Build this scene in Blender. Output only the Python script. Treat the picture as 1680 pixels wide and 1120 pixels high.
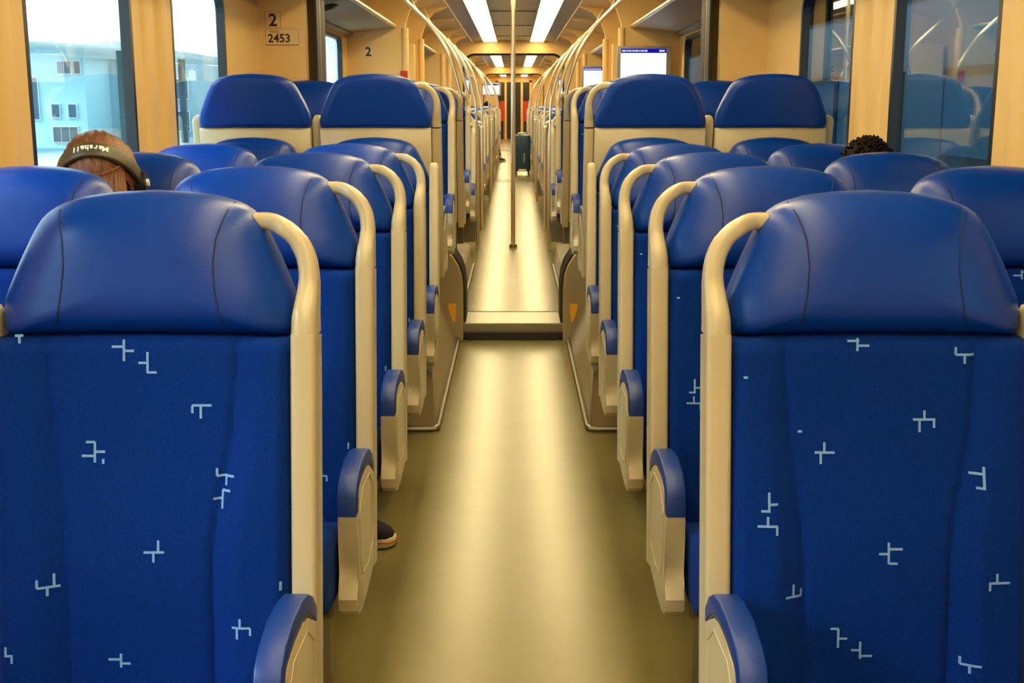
import bpy, bmesh, math, random
from mathutils import Vector, Matrix
R = math.radians
PI = math.pi
random.seed(7)
sc = bpy.context.scene
for o in list(bpy.data.objects):
    bpy.data.objects.remove(o)
C = sc.collection

# ------------------------------------------------------------ camera
F_PX = 1975.0
VPX, VPY = 843.0, 170.0
HC = 1.33
cam_d = bpy.data.cameras.new('camera')
cam = bpy.data.objects.new('camera', cam_d)
C.objects.link(cam)
cam_d.sensor_fit = 'HORIZONTAL'
cam_d.sensor_width = 36.0
cam_d.lens = F_PX / 1680.0 * 36.0
cam_d.clip_start = 0.02
cam_d.clip_end = 600
pitch = math.atan((560 - VPY) / F_PX)
yaw = math.atan((VPX - 840) / F_PX)
cam.location = (0.0045, 0.0, HC)
cam.rotation_euler = (PI / 2 - pitch, 0, yaw)
sc.camera = cam

# ------------------------------------------------------------ view
sc.view_settings.view_transform = 'Standard'
sc.view_settings.look = 'None'
sc.view_settings.exposure = 0.0
sc.view_settings.gamma = 1.0
sc.view_settings.use_curve_mapping = False
sc.cycles.use_denoising = True
sc.cycles.max_bounces = 8
sc.cycles.diffuse_bounces = 4
sc.cycles.glossy_bounces = 4
sc.cycles.transparent_max_bounces = 24
sc.cycles.sample_clamp_indirect = 8

# ------------------------------------------------------------ world: bright overcast sky
w = bpy.data.worlds.new('sky')
sc.world = w
w.use_nodes = True
bg = w.node_tree.nodes['Background']
bg.inputs[0].default_value = (0.80, 0.93, 1.0, 1)
bg.inputs[1].default_value = 3.2

# low hazy sun coming in from the platform side
sun_d = bpy.data.lights.new('sun', 'SUN')
sun_d.energy = 2.5
sun_d.angle = R(20)
sun_d.color = (0.85, 0.95, 1.0)
sun = bpy.data.objects.new('sun', sun_d)
C.objects.link(sun)
sun.rotation_euler = (R(58), 0, R(-62))

LAMP_COL = (1.0, 0.79, 0.39)
LAMP_POWER = 14.0


# ------------------------------------------------------------ materials
def srgb(r, g, b):
    f = lambda c: c / 12.92 if c <= 0.04045 else ((c + 0.055) / 1.055) ** 2.4
    return (f(r / 255.0), f(g / 255.0), f(b / 255.0), 1.0)


def mat(name, col, rough=0.5, metal=0.0, spec=0.5, bump=0.0, bscale=200.0, mottle=0.0, mscale=6.0,
        emit=None, estr=0.0, coat=0.0, sheen=0.0, stretch=(1, 1, 1), rvar=0.0):
    m = bpy.data.materials.new(name)
    m.use_nodes = True
    nt = m.node_tree
    b = nt.nodes['Principled BSDF']
    b.inputs['Base Color'].default_value = col
    b.inputs['Roughness'].default_value = rough
    b.inputs['Metallic'].default_value = metal
    b.inputs['Specular IOR Level'].default_value = spec
    if coat:
        b.inputs['Coat Weight'].default_value = coat
        b.inputs['Coat Roughness'].default_value = 0.2
    if sheen:
        b.inputs['Sheen Weight'].default_value = sheen
        b.inputs['Sheen Roughness'].default_value = 0.5
        b.inputs['Sheen Tint'].default_value = (0.3, 0.5, 1.0, 1)
    if emit:
        b.inputs['Emission Color'].default_value = emit
        b.inputs['Emission Strength'].default_value = estr
    tc = nt.nodes.new('ShaderNodeTexCoord')
    mp = nt.nodes.new('ShaderNodeMapping')
    mp.inputs['Scale'].default_value = stretch
    nt.links.new(tc.outputs['Object'], mp.inputs[0])
    if bump:
        n = nt.nodes.new('ShaderNodeTexNoise')
        n.inputs['Scale'].default_value = bscale
        n.inputs['Detail'].default_value = 3
        bp = nt.nodes.new('ShaderNodeBump')
        bp.inputs['Strength'].default_value = bump
        bp.inputs['Distance'].default_value = 0.002
        nt.links.new(mp.outputs[0], n.inputs['Vector'])
        nt.links.new(n.outputs[0], bp.inputs['Height'])
        nt.links.new(bp.outputs[0], b.inputs['Normal'])
    if mottle:
        n2 = nt.nodes.new('ShaderNodeTexNoise')
        n2.inputs['Scale'].default_value = mscale
        n2.inputs['Detail'].default_value = 6
        n2.inputs['Roughness'].default_value = 0.65
        nt.links.new(mp.outputs[0], n2.inputs['Vector'])
        mr = nt.nodes.new('ShaderNodeMapRange')
        mr.inputs['From Min'].default_value = 0.3
        mr.inputs['From Max'].default_value = 0.7
        mr.inputs['To Min'].default_value = 1 - mottle
        mr.inputs['To Max'].default_value = 1 + mottle
        nt.links.new(n2.outputs[0], mr.inputs[0])
        vm = nt.nodes.new('ShaderNodeVectorMath')
        vm.operation = 'SCALE'
        vm.inputs[0].default_value = col[:3]
        nt.links.new(mr.outputs[0], vm.inputs['Scale'])
        nt.links.new(vm.outputs[0], b.inputs['Base Color'])
        if rvar:
            mr2 = nt.nodes.new('ShaderNodeMapRange')
            mr2.inputs['From Min'].default_value = 0.3
            mr2.inputs['From Max'].default_value = 0.7
            mr2.inputs['To Min'].default_value = rough - rvar
            mr2.inputs['To Max'].default_value = rough + rvar
            nt.links.new(n2.outputs[0], mr2.inputs[0])
            nt.links.new(mr2.outputs[0], b.inputs['Roughness'])
    return m


def emat(name, col, s):
    m = bpy.data.materials.new(name)
    m.use_nodes = True
    nt = m.node_tree
    nt.nodes.clear()
    e = nt.nodes.new('ShaderNodeEmission')
    e.inputs[0].default_value = (*col[:3], 1)
    e.inputs[1].default_value = s
    o = nt.nodes.new('ShaderNodeOutputMaterial')
    nt.links.new(e.outputs[0], o.inputs[0])
    return m


def glass_mat(name, tint, ior=1.5, base=0.0):
    m = bpy.data.materials.new(name)
    m.use_nodes = True
    nt = m.node_tree
    nt.nodes.clear()
    t = nt.nodes.new('ShaderNodeBsdfTransparent')
    t.inputs[0].default_value = (*tint, 1)
    g = nt.nodes.new('ShaderNodeBsdfGlossy')
    g.inputs['Roughness'].default_value = 0.01
    fr = nt.nodes.new('ShaderNodeFresnel')
    # the same reflectance on the pane's far side as on its near side
    ge = nt.nodes.new('ShaderNodeNewGeometry')
    im = nt.nodes.new('ShaderNodeMapRange')
    im.inputs['To Min'].default_value = ior
    im.inputs['To Max'].default_value = 1.0 / ior
    nt.links.new(ge.outputs['Backfacing'], im.inputs[0])
    nt.links.new(im.outputs[0], fr.inputs[0])
    ad = nt.nodes.new('ShaderNodeMath')
    ad.operation = 'ADD'
    ad.use_clamp = True
    ad.inputs[1].default_value = base
    mx = nt.nodes.new('ShaderNodeMixShader')
    o = nt.nodes.new('ShaderNodeOutputMaterial')
    nt.links.new(fr.outputs[0], ad.inputs[0])
    nt.links.new(ad.outputs[0], mx.inputs[0])
    nt.links.new(t.outputs[0], mx.inputs[1])
    nt.links.new(g.outputs[0], mx.inputs[2])
    nt.links.new(mx.outputs[0], o.inputs[0])
    return m


M_LEATHER = mat('blue_leatherette', srgb(0, 54, 148), 0.31, spec=0.34, bump=0.12, bscale=450, mottle=0.06, mscale=5)
M_SEAM = mat('dark_seam', srgb(8, 22, 70), 0.7)
M_FABRIC = mat('blue_moquette', srgb(0, 42, 124), 0.85, spec=0.1, bump=0.5, bscale=380, mottle=0.25, mscale=260, sheen=0.06, stretch=(1.6, 1, 0.55))
M_MOTIF = mat('pale_woven_marks', srgb(120, 165, 225), 0.8, spec=0.2)
M_SHELL = mat('cream_plastic', srgb(190, 175, 140), 0.28, spec=0.5, mottle=0.03, mscale=4)
M_PAD = mat('armrest_blue_rubber', srgb(4, 50, 130), 0.42, bump=0.08, bscale=300)
M_PADEDGE = mat('grey_edge', srgb(70, 68, 80), 0.4)
M_FLOOR = mat('speckled_vinyl', srgb(122, 112, 68), 0.26, spec=0.5, mottle=0.05, mscale=4)
M_WALL = mat('beige_wall_panel', srgb(228, 190, 124), 0.42, mottle=0.02, mscale=2)
M_CEIL = mat('cream_ceiling', srgb(222, 192, 134), 0.45)
M_GREYCEIL = mat('grey_ceiling_panel', srgb(130, 118, 100), 0.3, metal=0.35, mottle=0.05)
M_RUBBER = mat('black_rubber', srgb(28, 26, 28), 0.55)
M_FRAME = mat('window_gasket', srgb(20, 32, 40), 0.35)
M_STEEL = mat('brushed_steel', srgb(232, 224, 200), 0.32, metal=1.0)
M_DSTEEL = mat('dull_steel', srgb(150, 145, 130), 0.38, metal=0.9, mottle=0.05)
M_PODIUM = mat('podium_laminate', srgb(168, 150, 118), 0.4, mottle=0.04)
M_RACK = mat('rack_underside', srgb(165, 150, 125), 0.5)
M_LEG = mat('seat_pedestal_paint', srgb(120, 104, 74), 0.5)
M_GLASS_L = glass_mat('clear_window_glass', (0.90, 0.98, 0.98))
M_GLASS_R = glass_mat('dim_window_glass', (0.62, 0.74, 0.78), base=0.10)
M_LAMP = emat('lamp_diffuser', LAMP_COL, LAMP_POWER)
M_SCREEN = emat('screen_white', (0.92, 0.95, 1.0), 1.5)
M_SCREENBAR = emat('screen_blue_bar', srgb(20, 20, 170), 1.0)
M_SCREENTXT = emat('screen_text', (0.8, 0.85, 1.0), 1.0)
M_BEZEL = mat('grey_bezel', srgb(150, 140, 125), 0.4)
M_INK = mat('dark_ink', srgb(45, 28, 20), 0.6)
M_STICKER = mat('sticker_film', srgb(226, 196, 140), 0.35)
M_YELLOW = mat('yellow_sticker', srgb(255, 190, 50), 0.5)
M_RED = mat('red_plastic', srgb(190, 50, 25), 0.5)
M_SKIN = mat('skin', srgb(205, 150, 120), 0.5)
M_HAIR1 = mat('auburn_hair', srgb(112, 62, 26), 0.45, bump=0.8, bscale=120, mottle=0.4, mscale=60, stretch=(3, 1, 0.3))
M_HAIR2 = mat('black_hair', srgb(30, 17, 10), 0.75, spec=0.15, bump=1.0, bscale=80, mottle=0.4, mscale=50)
M_BAND = mat('headphone_leather', srgb(70, 62, 42), 0.4)
M_BLACK = mat('black_plastic', srgb(20, 20, 22), 0.4)
M_WHITE = mat('white_mark', srgb(235, 232, 215), 0.5)
M_CLOTH1 = mat('dark_green_cloth', srgb(50, 60, 55), 0.9)
M_CLOTH2 = mat('grey_cloth', srgb(60, 62, 72), 0.9)
M_JEANS = mat('dark_trousers', srgb(26, 28, 38), 0.9)
M_SHOE = mat('black_canvas', srgb(22, 16, 18), 0.85, bump=0.4, bscale=500)
M_SOLE = mat('cream_rubber_sole', srgb(214, 196, 150), 0.5)
M_SUITCASE = mat('teal_hard_shell', srgb(30, 62, 74), 0.35)
M_DOORDARK = mat('dark_door_glass', srgb(38, 30, 18), 0.2)


# ------------------------------------------------------------ helpers
def link(name, me, m, parent=None, smooth=False, angle=None):
    o = bpy.data.objects.new(name, me)
    C.objects.link(o)
    ms = m if isinstance(m, (list, tuple)) else [m]
    if len(me.materials) == 0:
        for x in ms:
            me.materials.append(x)
    if smooth:
        for p in me.polygons:
            p.use_smooth = True
        if angle is not None:
            me.set_sharp_from_angle(angle=R(angle))
    if parent:
        o.parent = parent
    return o


def obj(name, bm, m, parent=None, smooth=False, angle=35):
    bmesh.ops.recalc_face_normals(bm, faces=bm.faces)
    me = bpy.data.meshes.new(name)
    bm.to_mesh(me)
    bm.free()
    return link(name, me, m, parent, smooth, angle)


def tag(o, label, cat=None, group=None, kind=None):
    o['label'] = label
    if cat:
        o['category'] = cat
    if group:
        o['group'] = group
    if kind:
        o['kind'] = kind
    return o


def thing(name, label, cat, loc=(0, 0, 0), rz=0, group=None):
    o = bpy.data.objects.new(name, None)
    C.objects.link(o)
    o.location = loc
    o.rotation_euler = (0, 0, rz)
    o.empty_display_size = 0.05
    return tag(o, label, cat, group)


def struct(name, bm, m, smooth=False, parent=None, angle=35):
    o = obj(name, bm, m, parent, smooth, angle)
    if parent is None:
        o['kind'] = 'structure'
    return o


def box(bm, x0, x1, y0, y1, z0, z1, bev=0.0, seg=2, mi=0):
    g = bmesh.ops.create_cube(bm, size=1.0)
    vs = g['verts']
    for v in vs:
        v.co = Vector(((x0 + x1) / 2 + v.co.x * (x1 - x0), (y0 + y1) / 2 + v.co.y * (y1 - y0), (z0 + z1) / 2 + v.co.z * (z1 - z0)))
    fs = list({f for v in vs for f in v.link_faces})
    for f in fs:
        f.material_index = mi
    if bev:
        es = list({e for v in vs for e in v.link_edges})
        r = bmesh.ops.bevel(bm, geom=es, offset=bev, segments=seg, affect='EDGES', profile=0.5)
        for f in r['faces']:
            f.material_index = mi
    return vs


def prism(bm, pts, axis, a0, a1, mi=0, bev=0.0, seg=2):
    """extrude polygon; axis 'x': pts are (y,z); axis 'y': pts are (x,z); axis 'z': pts (x,y)"""
    def P(p, a):
        if axis == 'x':
            return Vector((a, p[0], p[1]))
        if axis == 'y':
            return Vector((p[0], a, p[1]))
        return Vector((p[0], p[1], a))
    A = [bm.verts.new(P(p, a0)) for p in pts]
    B = [bm.verts.new(P(p, a1)) for p in pts]
    n = len(pts)
    fs = [bm.faces.new(A), bm.faces.new(B[::-1])]
    for i in range(n):
        fs.append(bm.faces.new((A[i], A[(i + 1) % n], B[(i + 1) % n], B[i])))
    for f in fs:
        f.material_index = mi
    if bev:
        es = list(fs[0].edges) + list(fs[1].edges)
        r = bmesh.ops.bevel(bm, geom=es, offset=bev, segments=seg, affect='EDGES', profile=0.5)
        for f in r['faces']:
            f.material_index = mi
    return A + B


def sweep(bm, path, sec, mi=0, up=Vector((0, 1, 0)), closed=False, caps=True, scales=None):
    """sweep section [(a,b)] along path; a is along (tangent x up), b along up"""
    rings = []
    n = len(path)
    path = [Vector(p) for p in path]
    for i, p in enumerate(path):
        if closed:
            t = path[(i + 1) % n] - path[i - 1]
        else:
            t = path[min(i + 1, n - 1)] - path[max(i - 1, 0)]
        t.normalize()
        s = t.cross(up)
        if s.length < 1e-5:
            s = t.cross(Vector((1, 0, 0)))
        s.normalize()
        u = s.cross(t)
        u.normalize()
        k = scales[i] if scales else 1.0
        rings.append([bm.verts.new(p + s * a * k + u * b * k) for a, b in sec])
    m = len(sec)
    fs = []
    rr = range(n if closed else n - 1)
    for i in rr:
        A, B = rings[i], rings[(i + 1) % n]
        for j in range(m):
            fs.append(bm.faces.new((A[j], A[(j + 1) % m], B[(j + 1) % m], B[j])))
    if caps and not closed:
        fs.append(bm.faces.new(rings[0][::-1]))
        fs.append(bm.faces.new(rings[-1]))
    for f in fs:
        f.material_index = mi
    return rings


def circ(r, n=10, r2=None):
    r2 = r2 or r
    return [(r * math.cos(2 * PI * i / n), r2 * math.sin(2 * PI * i / n)) for i in range(n)]


def rrect(w, h, r, n=3):
    out = []
    for cx, cy, a0 in ((w / 2 - r, h / 2 - r, 0), (-w / 2 + r, h / 2 - r, 90), (-w / 2 + r, -h / 2 + r, 180), (w / 2 - r, -h / 2 + r, 270)):
        for i in range(n + 1):
            a = R(a0 + 90 * i / n)
            out.append((cx + r * math.cos(a), cy + r * math.sin(a)))
    return out


def arc(cx, cz, r, a0, a1, n=6, r2=None):
    r2 = r2 or r
    return [(cx + r * math.cos(R(a0 + (a1 - a0) * i / n)), cz + r2 * math.sin(R(a0 + (a1 - a0) * i / n))) for i in range(n + 1)]


def catmull(pts, k=6):
    pts = [Vector(p) for p in pts]
    out = []
    n = len(pts)
    for i in range(n - 1):
        p0 = pts[max(i - 1, 0)]
        p1 = pts[i]
        p2 = pts[i + 1]
        p3 = pts[min(i + 2, n - 1)]
        for j in range(k):
            t = j / k
            out.append(0.5 * ((2 * p1) + (-p0 + p2) * t + (2 * p0 - 5 * p1 + 4 * p2 - p3) * t * t + (-p0 + 3 * p1 - 3 * p2 + p3) * t ** 3))
    out.append(pts[-1])
    return out


def interp(tab, v):
    if v <= tab[0][0]:
        return tab[0][1]
    for (a, x), (b, y) in zip(tab, tab[1:]):
        if v <= b:
            t = (v - a) / (b - a)
            return x + (y - x) * t
    return tab[-1][1]


def sstep(a, b, v):
    t = max(0.0, min(1.0, (v - a) / (b - a)))
    return t * t * (3 - 2 * t)


def text_mesh(txt, size, m, parent=None, name='lettering', loc=(0, 0, 0), rot=(PI / 2, 0, 0), ext=0.0006, bold=0.0, align='LEFT'):
    cu = bpy.data.curves.new('text', 'FONT')
    cu.body = txt
    cu.size = size
    cu.extrude = ext
    cu.offset = bold
    cu.align_x = align
    to = bpy.data.objects.new('text', cu)
    C.objects.link(to)
    bpy.context.view_layer.update()
    dg = bpy.context.evaluated_depsgraph_get()
    me = bpy.data.meshes.new_from_object(to.evaluated_get(dg))
    bpy.data.objects.remove(to)
    me.materials.clear()
    o = link(name, me, m, parent)
    o.location = loc
    o.rotation_euler = rot
    return o


# ================================================================ SETTING
WX = 1.39          # inner face of side walls
Y_END = 44.0
J1, J2, J3 = 6.82, 19.6, 32.6     # articulation joints
FB = 0.09           # floor level beyond the first joint

bm = bmesh.new()
box(bm, -1.47, 1.47, -1.6, J1, -0.06, 0.0)
struct('floor', bm, M_FLOOR)
bm = bmesh.new()
box(bm, -1.47, 1.47, J1, Y_END + 0.1, -0.06, FB)
struct('floor', bm, M_FLOOR)
# step edge: bright metal tread with dark lips
bm = bmesh.new()
box(bm, -0.288, 0.288, J1 - 0.012, J1 + 0.36, 0.012, FB + 0.004, 0.003)
o = struct('trim_1', bm, M_DSTEEL)
bm = bmesh.new()
prism(bm, [(-0.24, 0.0), (0.24, 0.0), (0.285, 0.03), (0.285, 0.045), (-0.285, 0.045), (-0.285, 0.03)], 'y', J1 - 0.05, J1 - 0.0125)
struct('trim_2', bm, M_RUBBER)
bm = bmesh.new()
box(bm, -0.285, 0.285, J1 + 0.36, J1 + 0.40, FB - 0.01, FB + 0.003)
struct('trim_3', bm, M_RUBBER)
for i, yy in enumerate((J2, J2 + 0.45, J3, J3 + 0.5)):
    bm = bmesh.new()
    box(bm, -0.9, 0.9, yy, yy + 0.06, FB - 0.01, FB + 0.003)
    struct('trim_%d' % (4 + i), bm, M_RUBBER)

# side walls with window openings
WIN = [(-1.0, -0.05), (0.45, 1.42), (1.95, 2.91), (3.43, 4.40), (4.91, 5.82),
       (7.45, 8.35), (9.05, 10.05), (12.6, 13.5), (14.1, 15.0), (17.6, 18.5), (20.6, 21.6), (22.4, 23.4), (26.2, 27.2), (28.6, 29.6), (34.5, 35.5), (37, 38)]
DOORS = [(10.75, 11.95), (16.0, 17.2), (24.0, 25.2), (30.4, 31.6)]
WIN = [(a * 1.03, b * 1.03) if b < 6 else (a, b) for a, b in WIN]
ZW0, ZW1, ZTOP = 0.86, 1.86, 1.96


def wall(side):
    s = -1 if side == 'left' else 1
    bm = bmesh.new()
    x0, x1 = (WX, WX + 0.036)
    ops = sorted([(a, b, ZW0, ZW1) for a, b in WIN] + [(a, b, FB, 1.9) for a, b in DOORS])
    y = -1.6
    for a, b, z0, z1 in ops:
        box(bm, *sorted((s * x0, s * x1)), y, a, 0, ZTOP + 0.04)
        box(bm, *sorted((s * x0, s * x1)), a, b, 0, z0)
        box(bm, *sorted((s * x0, s * x1)), a, b, z1, ZTOP + 0.04)
        y = b
    box(bm, *sorted((s * x0, s * x1)), y, Y_END, 0, ZTOP + 0.04)
    struct('wall_' + side, bm, M_WALL)
    # upright panel mouldings on each pillar
    n = 8 if s < 0 else 60
    prev = -1.5
    k = 0
    for a, b in WIN[:8]:
        if prev > 0 and a - prev < 0.7 and a < 7:
            bm = bmesh.new()
            mid = (prev + a) / 2
            xs = s * WX
            for c, hw, t in ((mid - 0.085, 0.075, 0.012), (mid + 0.10, 0.06, 0.02)):
                pts = [(xs + s * 0.002, c - hw), (xs - s * t * 0.6, c - hw + 0.01), (xs - s * t, c - hw + 0.03), (xs - s * t, c + hw - 0.03), (xs - s * t * 0.6, c + hw - 0.01), (xs + s * 0.002, c + hw)]
                prism(bm, pts, 'z', 0.5, ZTOP - 0.02)
            struct('trim_%d' % (n + k), bm, M_WALL, smooth=True)
            k += 1
        prev = b
    # windows
    for i, (a, b) in enumerate(WIN):
        bm = bmesh.new()
        box(bm, *sorted((s * (WX + 0.026), s * (WX + 0.032))), a + 0.015, b - 0.015, ZW0 + 0.015, ZW1 - 0.015)
        wn = struct('window_%d' % (i + 1 + (0 if s < 0 else 20)), bm, M_GLASS_L if s < 0 else M_GLASS_R)
        bm = bmesh.new()
        yc, zc = (a + b) / 2, (ZW0 + ZW1) / 2
        sec = rrect(b - a - 0.024, ZW1 - ZW0 - 0.024, 0.09, 5)
        path = [Vector((s * (WX + 0.018), yc + p, zc + q)) for p, q in sec]
        sweep(bm, path, [(-0.013, -0.019), (0.013, -0.019), (0.013, 0.019), (-0.013, 0.019)], up=Vector((1, 0, 0)), closed=True)
        f = obj('window_frame', bm, M_FRAME, wn)
        # filled corners of the rounded opening
        bm = bmesh.new()
        for sy in (-1, 1):
            for sz in (-1, 1):
                hy, hz, r = (b - a) / 2, (ZW1 - ZW0) / 2, 0.11
                cpts = [(yc + sy * hy, zc + sz * hz)]
                for q in range(6):
                    aa = R(90 * q / 5)
                    cpts.append((yc + sy * (hy - r + r * math.cos(aa)), zc + sz * (hz - r + r * math.sin(aa))))
                prism(bm, cpts, 'x', s * (WX + 0.001), s * (WX + 0.035))
        obj('corner_filler', bm, M_WALL, wn)
    for i, (a, b) in enumerate(DOORS):
        bm = bmesh.new()
        x = s * (WX + 0.018)
        xa, xb = sorted((x - 0.016, x + 0.016))
        mid = (a + b) / 2
        for p, q in ((a, mid - 0.004), (mid + 0.004, b)):
            box(bm, xa, xb, p, q, FB, 0.85)
            box(bm, xa, xb, p, q, 1.75, 1.9)
            box(bm, xa, xb, p, p + 0.1, 0.85, 1.75)
            box(bm, xa, xb, q - 0.1, q, 0.85, 1.75)
        d = struct('door_%d' % (i + 1 + (0 if s < 0 else 4)), bm, M_WALL)
        for p, q in ((a + 0.1, mid - 0.104), (mid + 0.104, b - 0.1)):
            bm = bmesh.new()
            box(bm, x - 0.004, x + 0.004, p, q, 0.85, 1.75)
            obj('door_glass', bm, M_GLASS_L if s < 0 else M_GLASS_R, d)


wall('left')
wall('right')
bm = bmesh.new()
box(bm, -1.47, 1.47, -1.7, -1.6, -0.06, 2.4)
struct('wall_back', bm, M_WALL)
ZC = 2.30
# ceiling: coved sides + recessed flat middle
for s in (-1, 1):
    bm = bmesh.new()
    prof = [(WX + 0.075, ZTOP + 0.0), (WX, ZTOP), (1.34, 2.06), (1.23, 2.15), (1.05, 2.215), (0.85, 2.25), (0.64, 2.262), (0.64, 2.34), (1.46, 2.34)]
    prism(bm, [(s * x, z) for x, z in prof], 'y', -1.6, Y_END)
    struct('ceiling', bm, M_CEIL, smooth=True)
bm = bmesh.new()
box(bm, -0.64, 0.64, -1.6, Y_END, ZC + 0.03, ZC + 0.08)
struct('ceiling', bm, M_CEIL)
SECS = [(-1.5, J1 - 0.15), (J1 + 0.45, J2 - 0.1), (J2 + 0.6, J3 - 0.1), (J3 + 0.6, Y_END - 0.2)]
tn = 20
for a, b in SECS:
    bm = bmesh.new()
    box(bm, -0.245, 0.245, a, b, ZC, ZC + 0.03)
    for xx in (-0.13, -0.05, 0.05, 0.13):
        box(bm, xx - 0.006, xx + 0.006, a, b, ZC - 0.006, ZC + 0.001)
    y = a + 1.2
    while y < b:
        box(bm, -0.245, 0.245, y, y + 0.02, ZC - 0.008, ZC + 0.001)
        y += 2.4
    struct('trim_%d' % tn, bm, M_GREYCEIL)
    tn += 1
    for s in (-1, 1):
        bm = bmesh.new()
        prism(bm, [(s * 0.49, ZC), (s * 0.635, ZC - 0.02), (s * 0.635, ZC + 0.03), (s * 0.49, ZC + 0.03)], 'y', a, b)
        struct('trim_%d' % tn, bm, M_GREYCEIL)
        tn += 1
GRP_L = 'ceiling light strips'
ORD = ['nearest', 'second', 'third', 'farthest']
for k, (a, b) in enumerate(SECS):
    for s in (-1, 1):
        t = thing('ceiling_light', 'long glowing ceiling light strip %s of the centre, %s carriage section from the camera' % ('left' if s < 0 else 'right', ORD[k]),
                  'light', (s * 0.3675, (a + b) / 2, ZC), 0, GRP_L)
        h = (b - a) / 2
        bm = bmesh.new()
        box(bm, -0.105, 0.105, -h + 0.03, h - 0.03, -0.018, 0.0, 0.006)
        obj('diffuser', bm, M_LAMP, t)
        bm = bmesh.new()
        for q in (-0.1135, 0.1135):
            box(bm, q - 0.0085, q + 0.0085, -h, h, -0.014, 0.03)
        for q in (-h + 0.015, h - 0.015):
            box(bm, -0.122, 0.122, q - 0.015, q + 0.015, -0.014, 0.03)
        obj('housing', bm, M_DSTEEL, t)

# ---- transverse end panels and portals
OUT = [(WX + 0.07, -0.0), (WX + 0.07, ZTOP), (1.34, 2.06), (1.23, 2.15), (1.05, 2.215), (0.85, 2.25), (0.64, 2.262), (0.64, 2.33), (0, 2.33)]
JOUT = [(0.285, 0.0), (0.285, 0.30)] + [(0.285 + 0.2 * (1 - math.cos(R(a))), 0.30 + 0.255 * math.sin(R(a))) for a in (15, 30, 45, 60, 75, 90)] + \
       [(0.98, 0.555)] + arc(0.98, 0.665, 0.11, -70, 0, 4) + [(1.09, 1.9)] + arc(0.86, 1.9, 0.23, 15, 90, 5, 0.21) + [(0.0, 2.11)]


def panel(y0, y1, inner, m, name, z0=0.0, outer=OUT):
    bm = bmesh.new()
    for s in (-1, 1):
        out = [(x, max(z, z0)) for x, z in outer]
        inn = [(x, max(z, z0)) for x, z in inner]
        pts = out + inn[::-1]
        clean = []
        for p in pts:
            if not clean or (abs(p[0] - clean[-1][0]) + abs(p[1] - clean[-1][1])) > 1e-5:
                clean.append(p)
        prism(bm, [(s * x, z) for x, z in clean], 'y', y0, y1)
    return struct(name, bm, m)


def ring(y0, y1, inner, m, name, w=0.05, z0=0.0):
    bm = bmesh.new()
    pts = [(x, max(z, z0)) for x, z in inner if z > 0 or True]
    for s in (-1, 1):
        n = len(pts)
        nv = []
        for i in range(n):
            a = pts[max(i - 1, 0)]
            b = pts[min(i + 1, n - 1)]
            t = Vector((b[0] - a[0], b[1] - a[1])).normalized()
            nv.append((pts[i][0] - t.y * w, pts[i][1] + t.x * w))
        poly = pts + nv[::-1]
        # quads strip
        A = [[bm.verts.new((s * x, y, z)) for x, z in pts] for y in (y0, y1)]
        B = [[bm.verts.new((s * x, y, z)) for x, z in nv] for y in (y0, y1)]
        for i in range(n - 1):
            bm.faces.new((A[0][i], A[0][i + 1], B[0][i + 1], B[0][i]))
            bm.faces.new((A[1][i], A[1][i + 1], B[1][i + 1], B[1][i]))
            bm.faces.new((A[0][i], A[0][i + 1], A[1][i + 1], A[1][i]))
            bm.faces.new((B[0][i], B[0][i + 1], B[1][i + 1], B[1][i]))
    return struct(name, bm, m)


JW = [(x * 1.0 + (0.05 if z > 0.6 else 0.0), z) for x, z in JOUT]
panel(J1 - 0.06, J1 + 0.04, [(x + (0.045 if z > 0.58 else 0), z) for x, z in JOUT], M_WALL, 'wall_front')
ring(J1 + 0.0, J1 + 0.12, JOUT, M_RUBBER, 'trim_40', 0.012)
ring(J1 + 0.12, J1 + 0.16, [(x + 0.002, z) for x, z in JOUT], M_DSTEEL, 'trim_41', 0.012)
ring(J1 + 0.16, J1 + 0.30, JOUT, M_RUBBER, 'trim_42', 0.012)
panel(J1 + 0.26, J1 + 0.36, [(x + (0.03 if z > 0.58 else 0), z) for x, z in JOUT], M_WALL, 'wall_front', z0=0.0)
for k, J in enumerate((J2, J3)):
    JB = [(0.81, FB), (0.81, 1.92)] + arc(0.62, 1.92, 0.19, 15, 90, 5) + [(0, 2.11)]
    panel(J - 0.05, J + 0.06, JB, M_WALL, 'wall_front', z0=FB)
    ring(J + 0.06, J + 0.40, JB, M_RUBBER, 'trim_%d' % (43 + 2 * k), 0.02, z0=FB)
    panel(J + 0.40, J + 0.5, JB, M_WALL, 'wall_front', z0=FB)
    # cream header over the aisle that catches the strip light
PB = [(0.93, FB), (0.93, 1.90)] + [(0.93 - 0.14 * math.sin(R(a)), 1.90 + 0.30 * (1 - math.cos(R(a)))) for a in (20, 40, 60, 80)] + [(0.72, 2.25), (0.645, 2.262), (0.645, 2.29), (0.64, 2.33)]
tn = 50
OUTP = OUT[:8]
for yy in (10.35, 12.15, 15.7, 17.35, 23.7, 25.4, 30.1):
    bm = bmesh.new()
    for s in (-1, 1):
        pts = [(x, max(z, FB)) for x, z in OUT[:7]] + [(0.66, 2.25), (0.78, 2.20), (0.86, 2.10), (0.90, 1.98), (0.91, 1.86), (0.91, FB)]
        prism(bm, [(s * x, z) for x, z in pts], 'y', yy, yy + 0.06)
        # rounded end post
        sweep(bm, [(s * 0.905, yy + 0.03, FB), (s * 0.905, yy + 0.03, 1.95)], rrect(0.05, 0.10, 0.02))
    struct('wall_partition' if False else 'trim_%d' % tn, bm, M_WALL)
    tn += 1
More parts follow.
